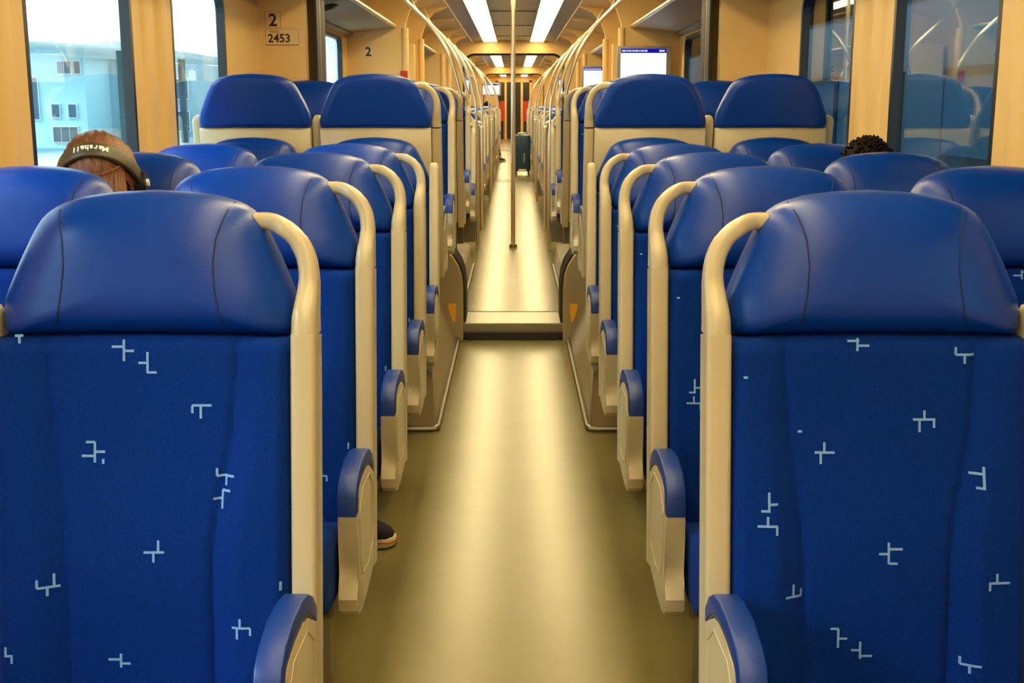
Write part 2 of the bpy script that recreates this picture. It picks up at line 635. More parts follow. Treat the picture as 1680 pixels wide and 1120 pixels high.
# coving ribs between windows in the second section
for yy in (7.3, 8.6, 13.75, 14.0, 19.1, 22.0, 27.9, 36.2):
    bm = bmesh.new()
    for s in (-1, 1):
        pr = [(WX + 0.01, ZTOP - 0.02), (1.34, 2.06), (1.23, 2.15), (1.05, 2.215), (0.85, 2.25), (0.66, 2.262), (0.68, 2.24), (0.86, 2.21), (1.02, 2.17), (1.16, 2.10), (1.26, 2.02), (1.31, ZTOP - 0.02)]
        prism(bm, [(s * x, z) for x, z in pr], 'y', yy, yy + 0.09)
    struct('trim_%d' % tn, bm, M_CEIL)
    tn += 1
# far end wall with doors
bm = bmesh.new()
for s in (-1, 1):
    box(bm, *sorted((s * 0.56, s * 1.47)), Y_END, Y_END + 0.1, 0, 2.4)
box(bm, -0.56, 0.56, Y_END, Y_END + 0.1, 2.10, 2.4)
struct('wall_far', bm, M_WALL)
bm = bmesh.new()
box(bm, -0.56, 0.56, Y_END + 0.02, Y_END + 0.06, FB, 2.10)
d = struct('door_9', bm, M_DOORDARK)
bm = bmesh.new()
for s in (-1, 1):
    box(bm, s * 0.29 - 0.04, s * 0.29 + 0.04, Y_END - 0.02, Y_END + 0.019, FB, 2.10)
    box(bm, s * 0.60 - 0.04, s * 0.60 + 0.04, Y_END - 0.02, Y_END + 0.019, FB, 2.14)
box(bm, -0.64, 0.64, Y_END - 0.02, Y_END + 0.019, 2.08, 2.16)
obj('door_frame', bm, M_WALL, d)
for s in (-1, 1):
    bm = bmesh.new()
    x = s * 0.42
    t = thing('red_panel', 'small red upright panel at the far end door, %s side' % ('left' if s < 0 else 'right'), 'panel', (x, Y_END - 0.32, FB), 0, 'red panels by the far door')  # plain red upright panel beside the end door
    box(bm, -0.085, 0.085, -0.015, 0.015, 0.62, 1.33, 0.008)
    obj('panel', bm, M_RED, t)
    bm = bmesh.new()
    for q in (-0.07, 0.07):
        box(bm, q - 0.012, q + 0.012, -0.012, 0.012, 0, 0.62)
    obj('stand', bm, M_DSTEEL, t)

# ================================================================ PODIUMS
PZ = 0.265


def podium(y0, y1, zf, zt, lab, nm='seat_podium'):
    for s in (-1, 1):
        t = thing(nm, lab % ('left' if s < 0 else 'right'), 'podium', (s * 0.82, (y0 + y1) / 2, zf), 0, 'raised seat podiums')
        h = (y1 - y0) / 2
        bm = bmesh.new()
        pts = [(-s * 0.50, 0.0), (-s * 0.49, zt - zf - 0.02), (-s * 0.47, zt - zf), (s * 0.52, zt - zf), (s * 0.52, 0.0)]
        vs = prism(bm, pts, 'y', -h, h)
        if y0 < J1:
            # the aisle flank leans outward more and more towards the joint
            for v in vs:
                if v.co.y > 0 and abs(v.co.x + s * 0.48) < 0.015 and v.co.z > 0.1:
                    v.co.x += s * 0.095
        obj('platform', bm, M_PODIUM, t)
        bm = bmesh.new()
        path = [(s * 0.50, -h - 0.006, 0.012), (-s * 0.47, -h - 0.006, 0.012), (-s * 0.498, -h - 0.002, 0.012), (-s * 0.508, -h + 0.03, 0.012), (-s * 0.508, h, 0.012)]
        sweep(bm, path, circ(0.012, 8), up=Vector((0, 0, 1)))
        obj('skirting', bm, M_DSTEEL, t, True)


podium(4.82, J1 - 0.068, 0.0, PZ, 'beige podium under the raised seats %s of the aisle, before the joint step')
podium(J1 + 0.40, 9.3, FB, PZ, 'beige podium under the raised seats %s of the aisle, just beyond the joint step')

# brownish lower facing of the joint panel
bm = bmesh.new()
for s in (-1, 1):
    low = [(x, z) for x, z in JOUT if z <= 0.556 and x < 0.99]
    prism(bm, [(s * x, z) for x, z in low + [(0.98, 0.0)]], 'y', J1 - 0.067, J1 - 0.0605)
struct('trim_90', bm, M_PODIUM)

# yellow warning stickers on the joint panel
for s in (-1, 1):
    bm = bmesh.new()
    x = s * 0.345
    yy = J1 - 0.070
    prism(bm, [(x - s * 0.022, 0.215), (x + s * 0.022, 0.215), (x + s * 0.022, 0.185), (x - s * 0.006, 0.105), (x - s * 0.016, 0.115), (x - s * 0.022, 0.17)], 'y', yy - 0.004, yy + 0.002)
    tag(obj('warning_sticker', bm, M_YELLOW), 'small yellow warning sticker low on the joint panel %s of the aisle' % ('left' if s < 0 else 'right'), 'sticker', 'yellow stickers by the joint')

# ================================================================ SEAT
LEAN = 0.165
HEAD_HALF = [(0.963, 0.231), (0.971, 0.2375), (0.995, 0.2385), (1.02, 0.2345), (1.04, 0.227), (1.08, 0.210), (1.127, 0.187), (1.150, 0.172), (1.162, 0.158), (1.171, 0.141), (1.181, 0.106), (1.187, 0.06), (1.190, 0.0)]
HC0 = (0.0, 1.06)      # centre of the headrest outline


def lean(z):
    return (z - 1.02) * LEAN


def head_outline(n=64):
    pts = [(0, 0.9645)] + [(0.08, 0.964), (0.16, 0.963), (0.220, 0.961)] + [(w_, z) for z, w_ in HEAD_HALF]
    # right side bottom -> top
    right = pts[1:-1]
    full = [(0, 0.9645)] + right + [(0, 1.190)] + [(-x, z) for x, z in right[::-1]]
    # resample
    L = [0]
    m = len(full)
    for i in range(m):
        a, b = full[i], full[(i + 1) % m]
        L.append(L[-1] + math.hypot(a[0] - b[0], a[1] - b[1]))
    out = []
    for k in range(n):
        d_ = L[-1] * k / n
        for i in range(m):
            if L[i + 1] >= d_:
                t = (d_ - L[i]) / max(L[i + 1] - L[i], 1e-9)
                a, b = full[i], full[(i + 1) % m]
                out.append((a[0] + (b[0] - a[0]) * t, a[1] + (b[1] - a[1]) * t))
                break
    return out


HO = head_outline(80)


def head_s(x, z):
    dx, dz = x - HC0[0], z - HC0[1]
    r = math.hypot(dx, dz)
    if r < 1e-6:
        return 0
    best = 1e9
    n = len(HO)
    for i in range(n):
        ax, az = HO[i][0] - HC0[0], HO[i][1] - HC0[1]
        bx, bz = HO[(i + 1) % n][0] - HC0[0], HO[(i + 1) % n][1] - HC0[1]
        ex, ez = bx - ax, bz - az
        den = dx * ez - dz * ex
        if abs(den) < 1e-12:
            continue
        t = (ax * ez - az * ex) / den
        u = (ax * dz - az * dx) / den
        if t > 0 and -1e-6 <= u <= 1 + 1e-6:
            best = min(best, t)
    return 1.0 / best if best < 1e8 else 1


def head_y(s_, x=0, z=1.06):
    s_ = min(s_, 1.0)
    d_ = 0.075 * (1 - s_ ** 3.2) ** (1 / 2.2)
    c = 0.010 * (x / 0.2) ** 2           # gentle hollow toward the middle
    return 0.045 - d_ - c * (1 - s_)


SEAM_X = [(0.973, 0.138), (1.0, 0.128), (1.04, 0.121), (1.08, 0.118), (1.12, 0.122), (1.15, 0.131), (1.19, 0.145)]


def make_headrest(parent, flip=1):
    bm = bmesh.new()
    ss = [1.0, 0.995, 0.985, 0.97, 0.945, 0.91, 0.86, 0.80, 0.72, 0.62, 0.5, 0.36, 0.2, 0.08]
    rings = []
    back = [(0.80, 0.105), (0.94, 0.103), (0.98, 0.094), (1.0, 0.075)]
    for k, y in back:
        rings.append([bm.verts.new((HC0[0] + (x - HC0[0]) * k, y + lean(z), HC0[1] + (z - HC0[1]) * k)) for x, z in HO])
    for s_ in ss:
        row = []
        for x, z in HO:
            X, Z = HC0[0] + (x - HC0[0]) * s_, HC0[1] + (z - HC0[1]) * s_
            row.append(bm.verts.new((X, head_y(s_, X, Z) + lean(Z), Z)))
        rings.append(row)
    n = len(HO)
    for A, B in zip(rings, rings[1:]):
        for j in range(n):
            bm.faces.new((A[j], A[(j + 1) % n], B[(j + 1) % n], B[j]))
    bm.faces.new(rings[0][::-1])
    cv = bm.verts.new((HC0[0], head_y(0, 0, 1.06) + lean(HC0[1]), HC0[1]))
    for j in range(n):
        bm.faces.new((rings[-1][j], rings[-1][(j + 1) % n], cv))
    # stitched seams
    for sg in (-1, 1):
        path = []
        for k in range(19):
            z = 0.985 + (1.172 - 0.985) * k / 18
            x = sg * interp(SEAM_X, z)
            s_ = head_s(x, z)
            path.append((x, head_y(s_, x, z) + lean(z) - 0.0002, z))
        sweep(bm, path, circ(0.0013, 6), mi=1)
    return obj('headrest', bm, [M_LEATHER, M_SEAM], parent, True, 60)


CREASE = {-1: [(0.40, 0.120), (0.60, 0.121), (0.70, 0.128), (0.80, 0.142), (0.90, 0.150), (0.98, 0.153)],
          1: [(0.40, 0.112), (0.62, 0.112), (0.70, 0.122), (0.80, 0.142), (0.90, 0.150), (0.98, 0.153)]}
BH = 0.2375


def back_y(x, z):
    sg = 1 if x >= 0 else -1
    c = interp(CREASE[sg], z)
    ax = abs(x)
    y = -0.010
    y -= 0.014 * math.exp(-((z - 0.62) / 0.13) ** 2) * (1 - (x / BH) ** 2)       # lumbar swell
    g = ax - c
    y += 0.006 * math.exp(-(g / 0.006) ** 2)
    y -= 0.018 * sstep(0.0, 0.05, g) * (0.5 + 0.5 * sstep(0.95, 0.70, z))
    e = max(0.0, (ax - (BH - 0.022)) / 0.022)
    y += 0.022 * e ** 2.2
    return y


def motif_segs(side):
    L = [((187, 573), (207, 573)), ((207, 561), (207, 597)), ((207, 580), (224, 580)),
         ((246, 582), (246, 617)), ((231, 600), (246, 600)), ((246, 616), (261, 616)),
         ((320, 671), (352, 671)), ((320, 671), (320, 684)), ((334, 671), (334, 693)),
         ((143, 732), (158, 732)), ((158, 732), (158, 766)), ((136, 755), (158, 755)), ((158, 748), (175, 748)), ((172, 760), (172, 768)),
         ((361, 775), (361, 788)), ((361, 788), (390, 788)), ((376, 788), (376, 804)),
         ((370, 812), (384, 812)), ((370, 812), (370, 842)), ((355, 826), (370, 826)),
         ((241, 913), (275, 913)), ((265, 893), (265, 913)), ((257, 913), (257, 930)),
         ((67, 956), (67, 970)), ((67, 970), (101, 970)), ((82, 970), (82, 985)), ((92, 948), (92, 970)),
         ((387, 1037), (418, 1037)), ((401, 1021), (401, 1037)), ((418, 1037), (418, 1050)), ((396, 1037), (396, 1056)),
         ((177, 1098), (198, 1098)), ((198, 1088), (198, 1112)), ((198, 1105), (214, 1105)),
         ((12, 1070), (12, 1085)), ((10, 1085), (24, 1085)), ((22, 1085), (22, 1098)),
         ((30, 553), (43, 553)), ((37, 553), (37, 566)), ((468, 960), (468, 975))]
    Rr = [((1378, 563), (1398, 563)), ((1395, 558), (1395, 580)), ((1395, 571), (1415, 571)),
          ((1558, 573), (1558, 586)), ((1558, 586), (1590, 586)), ((1573, 586), (1573, 601)),
          ((1488, 694), (1525, 694)), ((1507, 679), (1507, 694)), ((1499, 694), (1499, 715)), ((1523, 694), (1523, 708)),
          ((1325, 749), (1358, 749)), ((1341, 732), (1341, 749)), ((1335, 749), (1335, 768)),
          ((1580, 782), (1602, 782)), ((1602, 770), (1602, 805)), ((1590, 805), (1604, 805)),
          ((1246, 810), (1246, 842)), ((1246, 830), (1261, 830)), ((1233, 841), (1248, 841)),
          ((1244, 850), (1244, 866)), ((1227, 866), (1260, 866)), ((1259, 866), (1259, 881)),
          ((1446, 896), (1446, 931)), ((1430, 915), (1446, 915)), ((1446, 907), (1469, 907)), ((1446, 931), (1461, 931)),
          ((1608, 960), (1644, 960)), ((1622, 944), (1622, 960)), ((1610, 960), (1610, 973)),
          ((1275, 987), (1304, 987)), ((1289, 966), (1289, 987)), ((1303, 975), (1303, 987)),
          ((1353, 1044), (1366, 1044)), ((1366, 1044), (1366, 1077)), ((1366, 1061), (1381, 1061)),
          ((1403, 1066), (1403, 1096)), ((1388, 1081), (1403, 1081)), ((1403, 1091), (1423, 1091)),
          ((1568, 1089), (1568, 1102)), ((1568, 1102), (1600, 1102)), ((1582, 1102), (1582, 1116)),
          ((1205, 622), (1212, 622)), ((1297, 714), (1304, 714))]
    out = []
    for a, b in (L if side < 0 else Rr):
        q = []
        for x, y in (a, b):
            xc = 236 if side < 0 else 1434
            # pixel offsets on the nearest backrest -> metres on the seat
            X = (x - xc) * 1.90 / F_PX
            Z = HC - (y - VPY) * 0.981 * 1.90 / F_PX
            q.append((X, Z))
        out.append(q)
    return out


def make_backrest(parent, side, mirror_marks=False):
    bm = bmesh.new()
    nx, nz = 72, 40
    grid = []
    for j in range(nz + 1):
        z = 0.38 + (0.966 - 0.38) * j / nz
        row = []
        for i in range(nx + 1):
            t = i / nx
            x = (-1 + 2 * t) * BH
            zz = min(z, 0.963 - 0.004 * (x / BH) ** 2)
            y = back_y(x, zz)
            if j == nz:
                y += 0.012
            row.append(bm.verts.new((x, y + lean(zz), zz)))
        grid.append(row)
    for j in range(nz):
        for i in range(nx):
            bm.faces.new((grid[j][i], grid[j][i + 1], grid[j + 1][i + 1], grid[j + 1][i]))
    # sides and back
    edge = [grid[j][0] for j in range(nz + 1)] + grid[nz][1:] + [grid[j][nx] for j in range(nz - 1, -1, -1)] + grid[0][nx - 1:0:-1]
    bk = [bm.verts.new((v.co.x, 0.055 + lean(v.co.z), v.co.z)) for v in edge]
    m = len(edge)
    for i in range(m):
        bm.faces.new((edge[i], edge[(i + 1) % m], bk[(i + 1) % m], bk[i]))
    bm.faces.new(bk)
    # woven light marks
    for a, b in motif_segs(side):
        k = -1 if mirror_marks else 1
        (x0, z0), (x1, z1) = a, b
        x0 *= k
        x1 *= k
        wd = 0.0019
        if abs(x1 - x0) > abs(z1 - z0):
            xa, xb = sorted((x0, x1))
            za, zb = z0 - wd, z0 + wd
        else:
            xa, xb = x0 - wd, x0 + wd
            za, zb = sorted((z0, z1))
        xa, xb = max(xa, -BH + 0.002), min(xb, BH - 0.002)
        if xb - xa < 0.001:
            continue
        n = max(2, int(max(xb - xa, zb - za) / 0.004))
        hor = (xb - xa) > (zb - za)
        prev = None
        for i in range(n + 1):
            t = i / n
            if hor:
                ps = [(xa + (xb - xa) * t, za), (xa + (xb - xa) * t, zb)]
            else:
                ps = [(xa, za + (zb - za) * t), (xb, za + (zb - za) * t)]
            vs = [bm.verts.new((x, back_y(x, z) + lean(z) - 0.0009, z)) for x, z in ps]
            if prev:
                f = bm.faces.new((prev[0], prev[1], vs[1], vs[0]))
                f.material_index = 1
            prev = vs
    me = bpy.data.meshes.new('backrest')
    fm = [f for f in bm.faces if f.material_index == 0]
    bmesh.ops.recalc_face_normals(bm, faces=fm)
    bm.to_mesh(me)
    bm.free()
    return link('backrest', me, [M_FABRIC, M_MOTIF], parent, True, 50)


def make_post(parent, s, loop, z_top=1.02):
    """upright at local x = s*0.25; s is the side"""
    bm = bmesh.new()
    xc = s * 0.2585
    if loop:
        pts = [(0.2585, 0.30), (0.2585, 0.5), (0.2585, 0.75), (0.2585, 0.964)]
        path = [Vector((s * x, 0.018 + lean(z), z)) for x, z in pts]
        sweep(bm, path, rrect(0.0405, 0.075, 0.008, 3))
        o = obj('side_post', bm, M_SHELL, parent, True, 60)
        bm = bmesh.new()
        L = catmull([(0.2585, 0, 0.9652), (0.2585, 0, 0.99), (0.261, 0, 1.025), (0.262, 0, 1.058), (0.2565, 0, 1.088), (0.243, 0, 1.113), (0.224, 0, 1.1305), (0.200, 0, 1.140), (0.170, 0, 1.141)], 5)
        n = len(L)
        secs = []
        rings = []
        for i, p in enumerate(L):
            z = p.z
            wdt = interp([(0.965, 0.0405), (0.99, 0.040), (1.025, 0.034), (1.055, 0.031), (1.2, 0.0285)], z) if p.x > 0.245 else 0.0275
            dep = interp([(0.972, 0.075), (1.01, 0.070), (1.05, 0.046), (1.10, 0.036), (1.2, 0.034)], z)
            t = (L[min(i + 1, n - 1)] - L[max(i - 1, 0)]).normalized()
            nn = Vector((t.z, 0, -t.x))
            sec = rrect(wdt, dep, min(wdt, dep) * 0.36, 3)
            rings.append([bm.verts.new((s * (p.x + nn.x * a), 0.018 + b + lean(z) + 0.012 * sstep(0.99, 1.05, z) + 0.022 * sstep(0.225, 0.185, p.x), z + nn.z * a)) for a, b in sec])
        m = len(rings[0])
        for A, B in zip(rings, rings[1:]):
            for j in range(m):
                bm.faces.new((A[j], A[(j + 1) % m], B[(j + 1) % m], B[j]))
        bm.faces.new(rings[0])
        bm.faces.new(rings[-1])
        obj('grab_loop', bm, M_SHELL, parent, True, 60)
    else:
        sc_ = rrect(0.0405, 0.075, 0.008, 3)
        zs = [(0.30, 1), (0.6, 1), (z_top - 0.03, 1), (z_top - 0.016, 0.93), (z_top - 0.004, 0.72), (z_top, 0.4)]
        path = [Vector((xc, 0.018 + lean(z), z)) for z, k in zs]
        sweep(bm, path, sc_, scales=[k for z, k in zs])
        obj('side_post', bm, M_SHELL, parent, True, 60)


def make_shell(parent):
    bm = bmesh.new()
    pts = []
    for z in (0.33, 0.5, 0.7, 0.948, 0.963):
        pts.append((0.100 + lean(z) - (0.012 if z > 0.955 else 0), z))
    pr = pts + [(0.050 + lean(0.963), 0.963), (0.050 + lean(0.33), 0.33)]
    prism(bm, pr, 'x', -0.2378, 0.2378, bev=0.004)
    box(bm, -0.15, 0.15, 0.088 + lean(0.6), 0.104 + lean(0.55), 0.46, 0.66, 0.006)
    return obj('back_shell', bm, M_SHELL, parent, True, 40)


def make_cushion(parent):
    bm = bmesh.new()
    prof = [(0.03, 0.315), (-0.40, 0.318), (-0.465, 0.326), (-0.498, 0.355), (-0.508, 0.40), (-0.50, 0.445), (-0.475, 0.480), (-0.43, 0.492), (-0.36, 0.480), (-0.25, 0.445), (-0.12, 0.405), (0.0, 0.385)]
    xs = [(-0.229, 0.80), (-0.223, 0.93), (-0.20, 0.99), (-0.16, 1.0), (-0.13, 0.985), (-0.05, 0.975), (0.05, 0.975), (0.13, 0.985), (0.16, 1.0), (0.20, 0.99), (0.223, 0.93), (0.229, 0.80)]
    rings = []
    cy, cz = -0.22, 0.40
    for x, k in xs:
        rings.append([bm.verts.new((x, cy + (y - cy) * (0.5 + 0.5 * k) - 0.06 * 0, cz + (z - cz) * k)) for y, z in prof])
    m = len(prof)
    for A, B in zip(rings, rings[1:]):
        for j in range(m):
            bm.faces.new((A[j], A[(j + 1) % m], B[(j + 1) % m], B[j]))
    bm.faces.new(rings[0])
    bm.faces.new(rings[-1])
    return obj('seat_cushion', bm, M_FABRIC, parent, True, 50)


ARM_TOP = [(-0.030, 0.572), (-0.060, 0.596), (-0.10, 0.615), (-0.16, 0.628), (-0.23, 0.630), (-0.29, 0.623), (-0.325, 0.610), (-0.345, 0.590), (-0.350, 0.565)]


def make_arm(parent, s):
    t = bpy.data.objects.new('armrest', None)
    C.objects.link(t)
    t.parent = parent
    t.location = (0, 0, -0.032)
    x0, x1 = sorted((s * 0.2388, s * 0.2785))
    y_of = lambda z: 0.018 + lean(z) - 0.03
    top = [(-0.085, 0.566), (-0.115, 0.598), (-0.155, 0.619), (-0.21, 0.631), (-0.28, 0.632), (-0.345, 0.623), (-0.378, 0.606), (-0.392, 0.582), (-0.394, 0.545)]
    inn = [(-0.366, 0.545), (-0.366, 0.580), (-0.356, 0.594), (-0.335, 0.602), (-0.28, 0.608), (-0.21, 0.607), (-0.165, 0.596), (-0.13, 0.577), (-0.105, 0.552), (-0.088, 0.540)]
    bm = bmesh.new()
    prism(bm, top + inn, 'x', x0, x1, bev=0.0035, seg=2)
    o = obj('armrest_pad', bm, M_PAD, t, True, 40)
    # thin grey liner below pad
    bm = bmesh.new()
    inn2 = [(y + 0.006 if y < -0.36 else y, z - (0.010 if y > -0.36 else 0.0)) for y, z in inn]
    lin = inn[1:-1] + [(-0.105, 0.541), (-0.13, 0.566), (-0.165, 0.586), (-0.21, 0.597), (-0.28, 0.598), (-0.335, 0.592), (-0.350, 0.586), (-0.358, 0.575)]
    prism(bm, lin, 'x', x0 + 0.001, x1 - 0.001)
    obj('pad_liner', bm, M_PADEDGE, t)
    bm = bmesh.new()
    body = [(-0.394, 0.544), (-0.391, 0.50), (-0.384, 0.44), (-0.386, 0.420), (-0.402, 0.402), (-0.420, 0.378), (-0.416, 0.352), (-0.385, 0.332), (-0.35, 0.325), (-0.28, 0.328), (-0.16, 0.34), (-0.10, 0.352), (-0.09, 0.42), (-0.085, 0.545)]
    up = [(-0.11, 0.549), (-0.13, 0.565), (-0.165, 0.585), (-0.21, 0.596), (-0.28, 0.597), (-0.335, 0.591), (-0.3575, 0.575), (-0.3655, 0.544)]
    prism(bm, body + up, 'x', x0, x1, bev=0.004, seg=2)
    # hollowed aisle-side panel rim
    xs = s * 0.2775
    rim = [(-0.355, 0.54), (-0.352, 0.44), (-0.33, 0.40), (-0.25, 0.385), (-0.15, 0.40), (-0.125, 0.45), (-0.125, 0.53), (-0.18, 0.57), (-0.30, 0.575)]
    path = [Vector((xs, y, z)) for y, z in rim]
    sweep(bm, path, circ(0.003, 6), up=Vector((1, 0, 0)), closed=True)
    obj('armrest_body', bm, M_SHELL, t, True, 40)
    return t


def make_seat(side, away=False, aisle=True, short=False, leg=True, arm=True):
    """side: world side of the aisle (-1 left, 1 right). seat built facing -y; loop on the aisle side."""
    root = thing('train_seat', '', 'seat')
    ls = -side if not away else side        # local sign of the aisle side
    make_headrest(root)
    make_backrest(root, side, mirror_marks=away or not aisle)
    make_shell(root)
    make_cushion(root)
    if aisle:
        make_post(root, ls, not short, z_top=1.085)
        if arm:
            make_arm(root, ls)
        make_post(root, -ls, False, 1.015)
    else:
        make_post(root, -ls, False, 1.015)
    bm = bmesh.new()
    if aisle:
        # window-side spacer between the seats of a pair
        pass
    box(bm, -0.22, 0.22, -0.36, 0.0, 0.275, 0.325, 0.008)
    obj('seat_frame', bm, M_LEG, root)
    if leg:
        bm = bmesh.new()
        xx = ls * 0.15
        box(bm, xx - 0.026, xx + 0.026, -0.27, -0.14, 0.0, 0.28, 0.006)
        obj('leg', bm, M_LEG, root)
        bm = bmesh.new()
        xx = -ls * 0.15
        box(bm, xx - 0.026, xx + 0.026, -0.27, -0.14, 0.0, 0.28, 0.006)
        obj('leg', bm, M_LEG, root)
    return root


def children(o):
    return [c for c in bpy.data.objects if c.parent == o]


def copy_tree(o, parent=None, kids=None):
    c = o.copy()
    C.objects.link(c)
    if parent:
        c.parent = parent
    for ch in kids[o.name]:
        copy_tree(ch, c, kids)
    return c


protos = {}


def seat(side, col, y, base, away, lab, group, short=False, leg=True):
    key = (side, col == 'aisle', away, short, leg)
    x = side * (0.590 if col == 'aisle' else 1.108)
    if key in protos:
        src, kids = protos[key]
        r = copy_tree(src, None, kids)
    else:
        r = make_seat(side, away, col == 'aisle', short, leg)
        kids = {}

        def walk(o):
            kids[o.name] = children(o)
            for q in kids[o.name]:
                walk(q)
        walk(r)
        protos[key] = (r, kids)
    r.location = (x, y, base)
    r.rotation_euler = (0, 0, PI if away else 0)
    r['label'] = lab
    r['category'] = 'seat'
    r['group'] = group
    return r


ORDN = ['nearest', 'second', 'third', 'fourth', 'fifth']
Y1, PITCH = 1.905, 0.80
for i in range(5):
    for side in (-1, 1):
        for col in ('aisle', 'window'):
            sd = 'left' if side < 0 else 'right'
            if i == 4:
                lab = 'blue %s seat %s of the aisle, fifth row, with its back to the raised seats' % (col, sd)
            else:
                lab = 'blue %s seat %s of the aisle in the %s row facing the camera' % (col, sd, ORDN[i])
                if i == 0:
                    lab = 'large blue %s seat in the %s foreground with pale woven cross marks' % (col, sd)
            seat(side, col, Y1 + PITCH * i, 0.0, False, lab, 'blue seats on the low floor', short=(i == 4), leg=(i < 4))
# (y, base, away, description)
ROWS = [
    (5.33, PZ, True, 'raised blue %s seat %s of the aisle, near podium, seen from behind'),
    (6.60, PZ, False, 'raised blue %s seat %s of the aisle, near podium, facing the camera'),
    (7.58, PZ, True, 'blue %s seat %s of the aisle on the far podium, seen from behind'),
    (9.00, PZ, False, 'blue %s seat %s of the aisle on the far podium, facing the camera'),
    (10.18, FB, False, 'blue %s seat %s of the aisle backing onto the first vestibule partition'),
    (12.50, FB, True, 'blue %s seat %s of the aisle just past the first vestibule, seen from behind'),
    (13.72, FB, False, 'blue %s seat %s of the aisle past the first vestibule, facing the camera'),
    (14.20, FB, True, 'blue %s seat %s of the aisle before the second vestibule, seen from behind'),
    (15.50, FB, False, 'blue %s seat %s of the aisle backing onto the second vestibule'),
    (17.70, FB, True, 'blue %s seat %s of the aisle past the second vestibule, seen from behind'),
    (19.10, FB, False, 'blue %s seat %s of the aisle just before the second joint'),
    (20.60, FB, True, 'blue %s seat %s of the aisle beyond the second joint, seen from behind'),
    (21.9, FB, False, 'blue %s seat %s of the aisle beside the suitcase zone, facing the camera'),
    (23.3, FB, False, 'small distant blue %s seat %s of the aisle before the third vestibule'),
    (25.9, FB, True, 'distant blue %s seat %s of the aisle after the third vestibule, from behind'),
    (27.4, FB, False, 'distant blue %s seat %s of the aisle after the third vestibule, facing the camera'),
    (29.6, FB, False, 'tiny distant blue %s seat %s of the aisle near the far joint'),
]
for y, base, away, lab in ROWS:
    for side in (-1, 1):
        for col in ('aisle', 'window'):
            seat(side, col, y, base, away, lab % (col, 'left' if side < 0 else 'right'),
                 'blue seats on podiums' if base == PZ else 'distant blue seats', leg=True)

# ================================================================ RACKS, POLES, SCREENS, SIGNS
for y0, y1, where in ((-1.4, J1 - 0.1, 'first'), (J1 + 0.5, 10.34, 'second'), (12.3, 15.68, 'third'), (17.5, 19.4, 'fourth'), (20.3, 23.6, 'fifth'), (25.6, 30.0, 'sixth')):
    for s in (-1, 1):
        t = thing('luggage_rack', 'overhead luggage rack on the %s wall, %s along from the camera' % ('left' if s < 0 else 'right', where), 'luggage rack', (s * WX, (y0 + y1) / 2, 1.93), 0, 'overhead luggage racks')
        h = (y1 - y0) / 2
        bm = bmesh.new()
        prism(bm, [(-s * 0.002, -0.03), (-s * 0.04, -0.02), (-s * 0.39, 0.02), (-s * 0.395, 0.04), (-s * 0.06, 0.01), (-s * 0.002, 0.012)], 'y', -h, h)
        obj('shelf', bm, M_RACK, t)
        bm = bmesh.new()
        sweep(bm, [(-s * 0.402, -h, 0.032), (-s * 0.402, h, 0.032)], rrect(0.03, 0.026, 0.010), up=Vector((0, 0, 1)))
        obj('front_rail', bm, M_STEEL, t, True)
        bm = bmesh.new()
        prism(bm, [(-s * 0.005, -0.03), (-s * 0.005, -0.055), (-s * 0.05, -0.035), (-s * 0.05, -0.022)], 'y', -h, h)
        obj('wall_rail', bm, M_DSTEEL, t)
# stand-in black wedge for an unidentified dark object under the left rack
bm = bmesh.new()
prism(bm, [(-1.34, 1.80), (-1.34, 1.875), (-1.10, 1.928), (-1.06, 1.922), (-1.10, 1.895), (-1.20, 1.872), (-1.23, 1.82)], 'y', 7.55, 7.62, bev=0.006)
tag(obj('dark_wedge', bm, M_BLACK), 'unidentified black wedge-shaped object under the left luggage rack beyond the joint', 'dark object')


def pole(s, y, z0, x0, lab):
    bm = bmesh.new()
    pts = [(x0, z0), (x0, 1.2), (0.34, 1.44), (0.40, 1.63), (0.50, 1.79), (0.60, 1.895), (0.70, 1.99), (0.80, 2.09), (0.87, 2.235)]
    pts = [(a, b) for a, b in pts if b >= z0]
    if pts[0][1] > z0 + 0.001:
        pts = [(x0, z0)] + pts
    path = catmull([(s * a, y, b) for a, b in pts], 5)
    sweep(bm, path, circ(0.011, 10))
    o = obj('grab_pole', bm, M_STEEL, None, True)
    tag(o, lab, 'grab pole', 'curved steel grab poles')
    return o


PO = [(7.66, PZ + 1.10, 0.327, 'curved steel grab pole rising from the seat just past the joint'),
      (8.92, PZ + 1.10, 0.327, 'curved steel grab pole rising beyond the far podium'),
      (10.32, FB, 0.31, 'curved steel grab pole standing at the first vestibule near edge'),
      (12.10, FB, 0.31, 'curved steel grab pole standing at the first vestibule far edge'),
      (15.75, FB, 0.31, 'curved steel grab pole standing at the second vestibule near edge'),
      (17.40, FB, 0.31, 'curved steel grab pole standing at the second vestibule far edge'),
      (23.65, FB, 0.31, 'thin distant steel grab pole at the third vestibule near edge'),
      (25.45, FB, 0.31, 'thin distant steel grab pole at the third vestibule far edge')]
for y, z0, x0, lab in PO:
    for s in (-1, 1):
        pole(s, y, z0, x0, lab + (', left of the aisle' if s < 0 else ', right of the aisle'))
t = thing('grab_pole', 'straight steel pole standing in the middle of the aisle, floor to ceiling', 'grab pole', (-0.002, 10.55, FB))
bm = bmesh.new()
sweep(bm, [(0, 0, 0.0), (0, 0, ZC - FB)], circ(0.019, 14), up=Vector((0, 1, 0)))
obj('tube', bm, M_STEEL, t, True)
bm = bmesh.new()
for z in (0.0, ZC - FB - 0.03):
    sweep(bm, [(0, 0, z), (0, 0, z + 0.03)], circ(0.035, 16))
obj('flange', bm, M_DSTEEL, t, True)


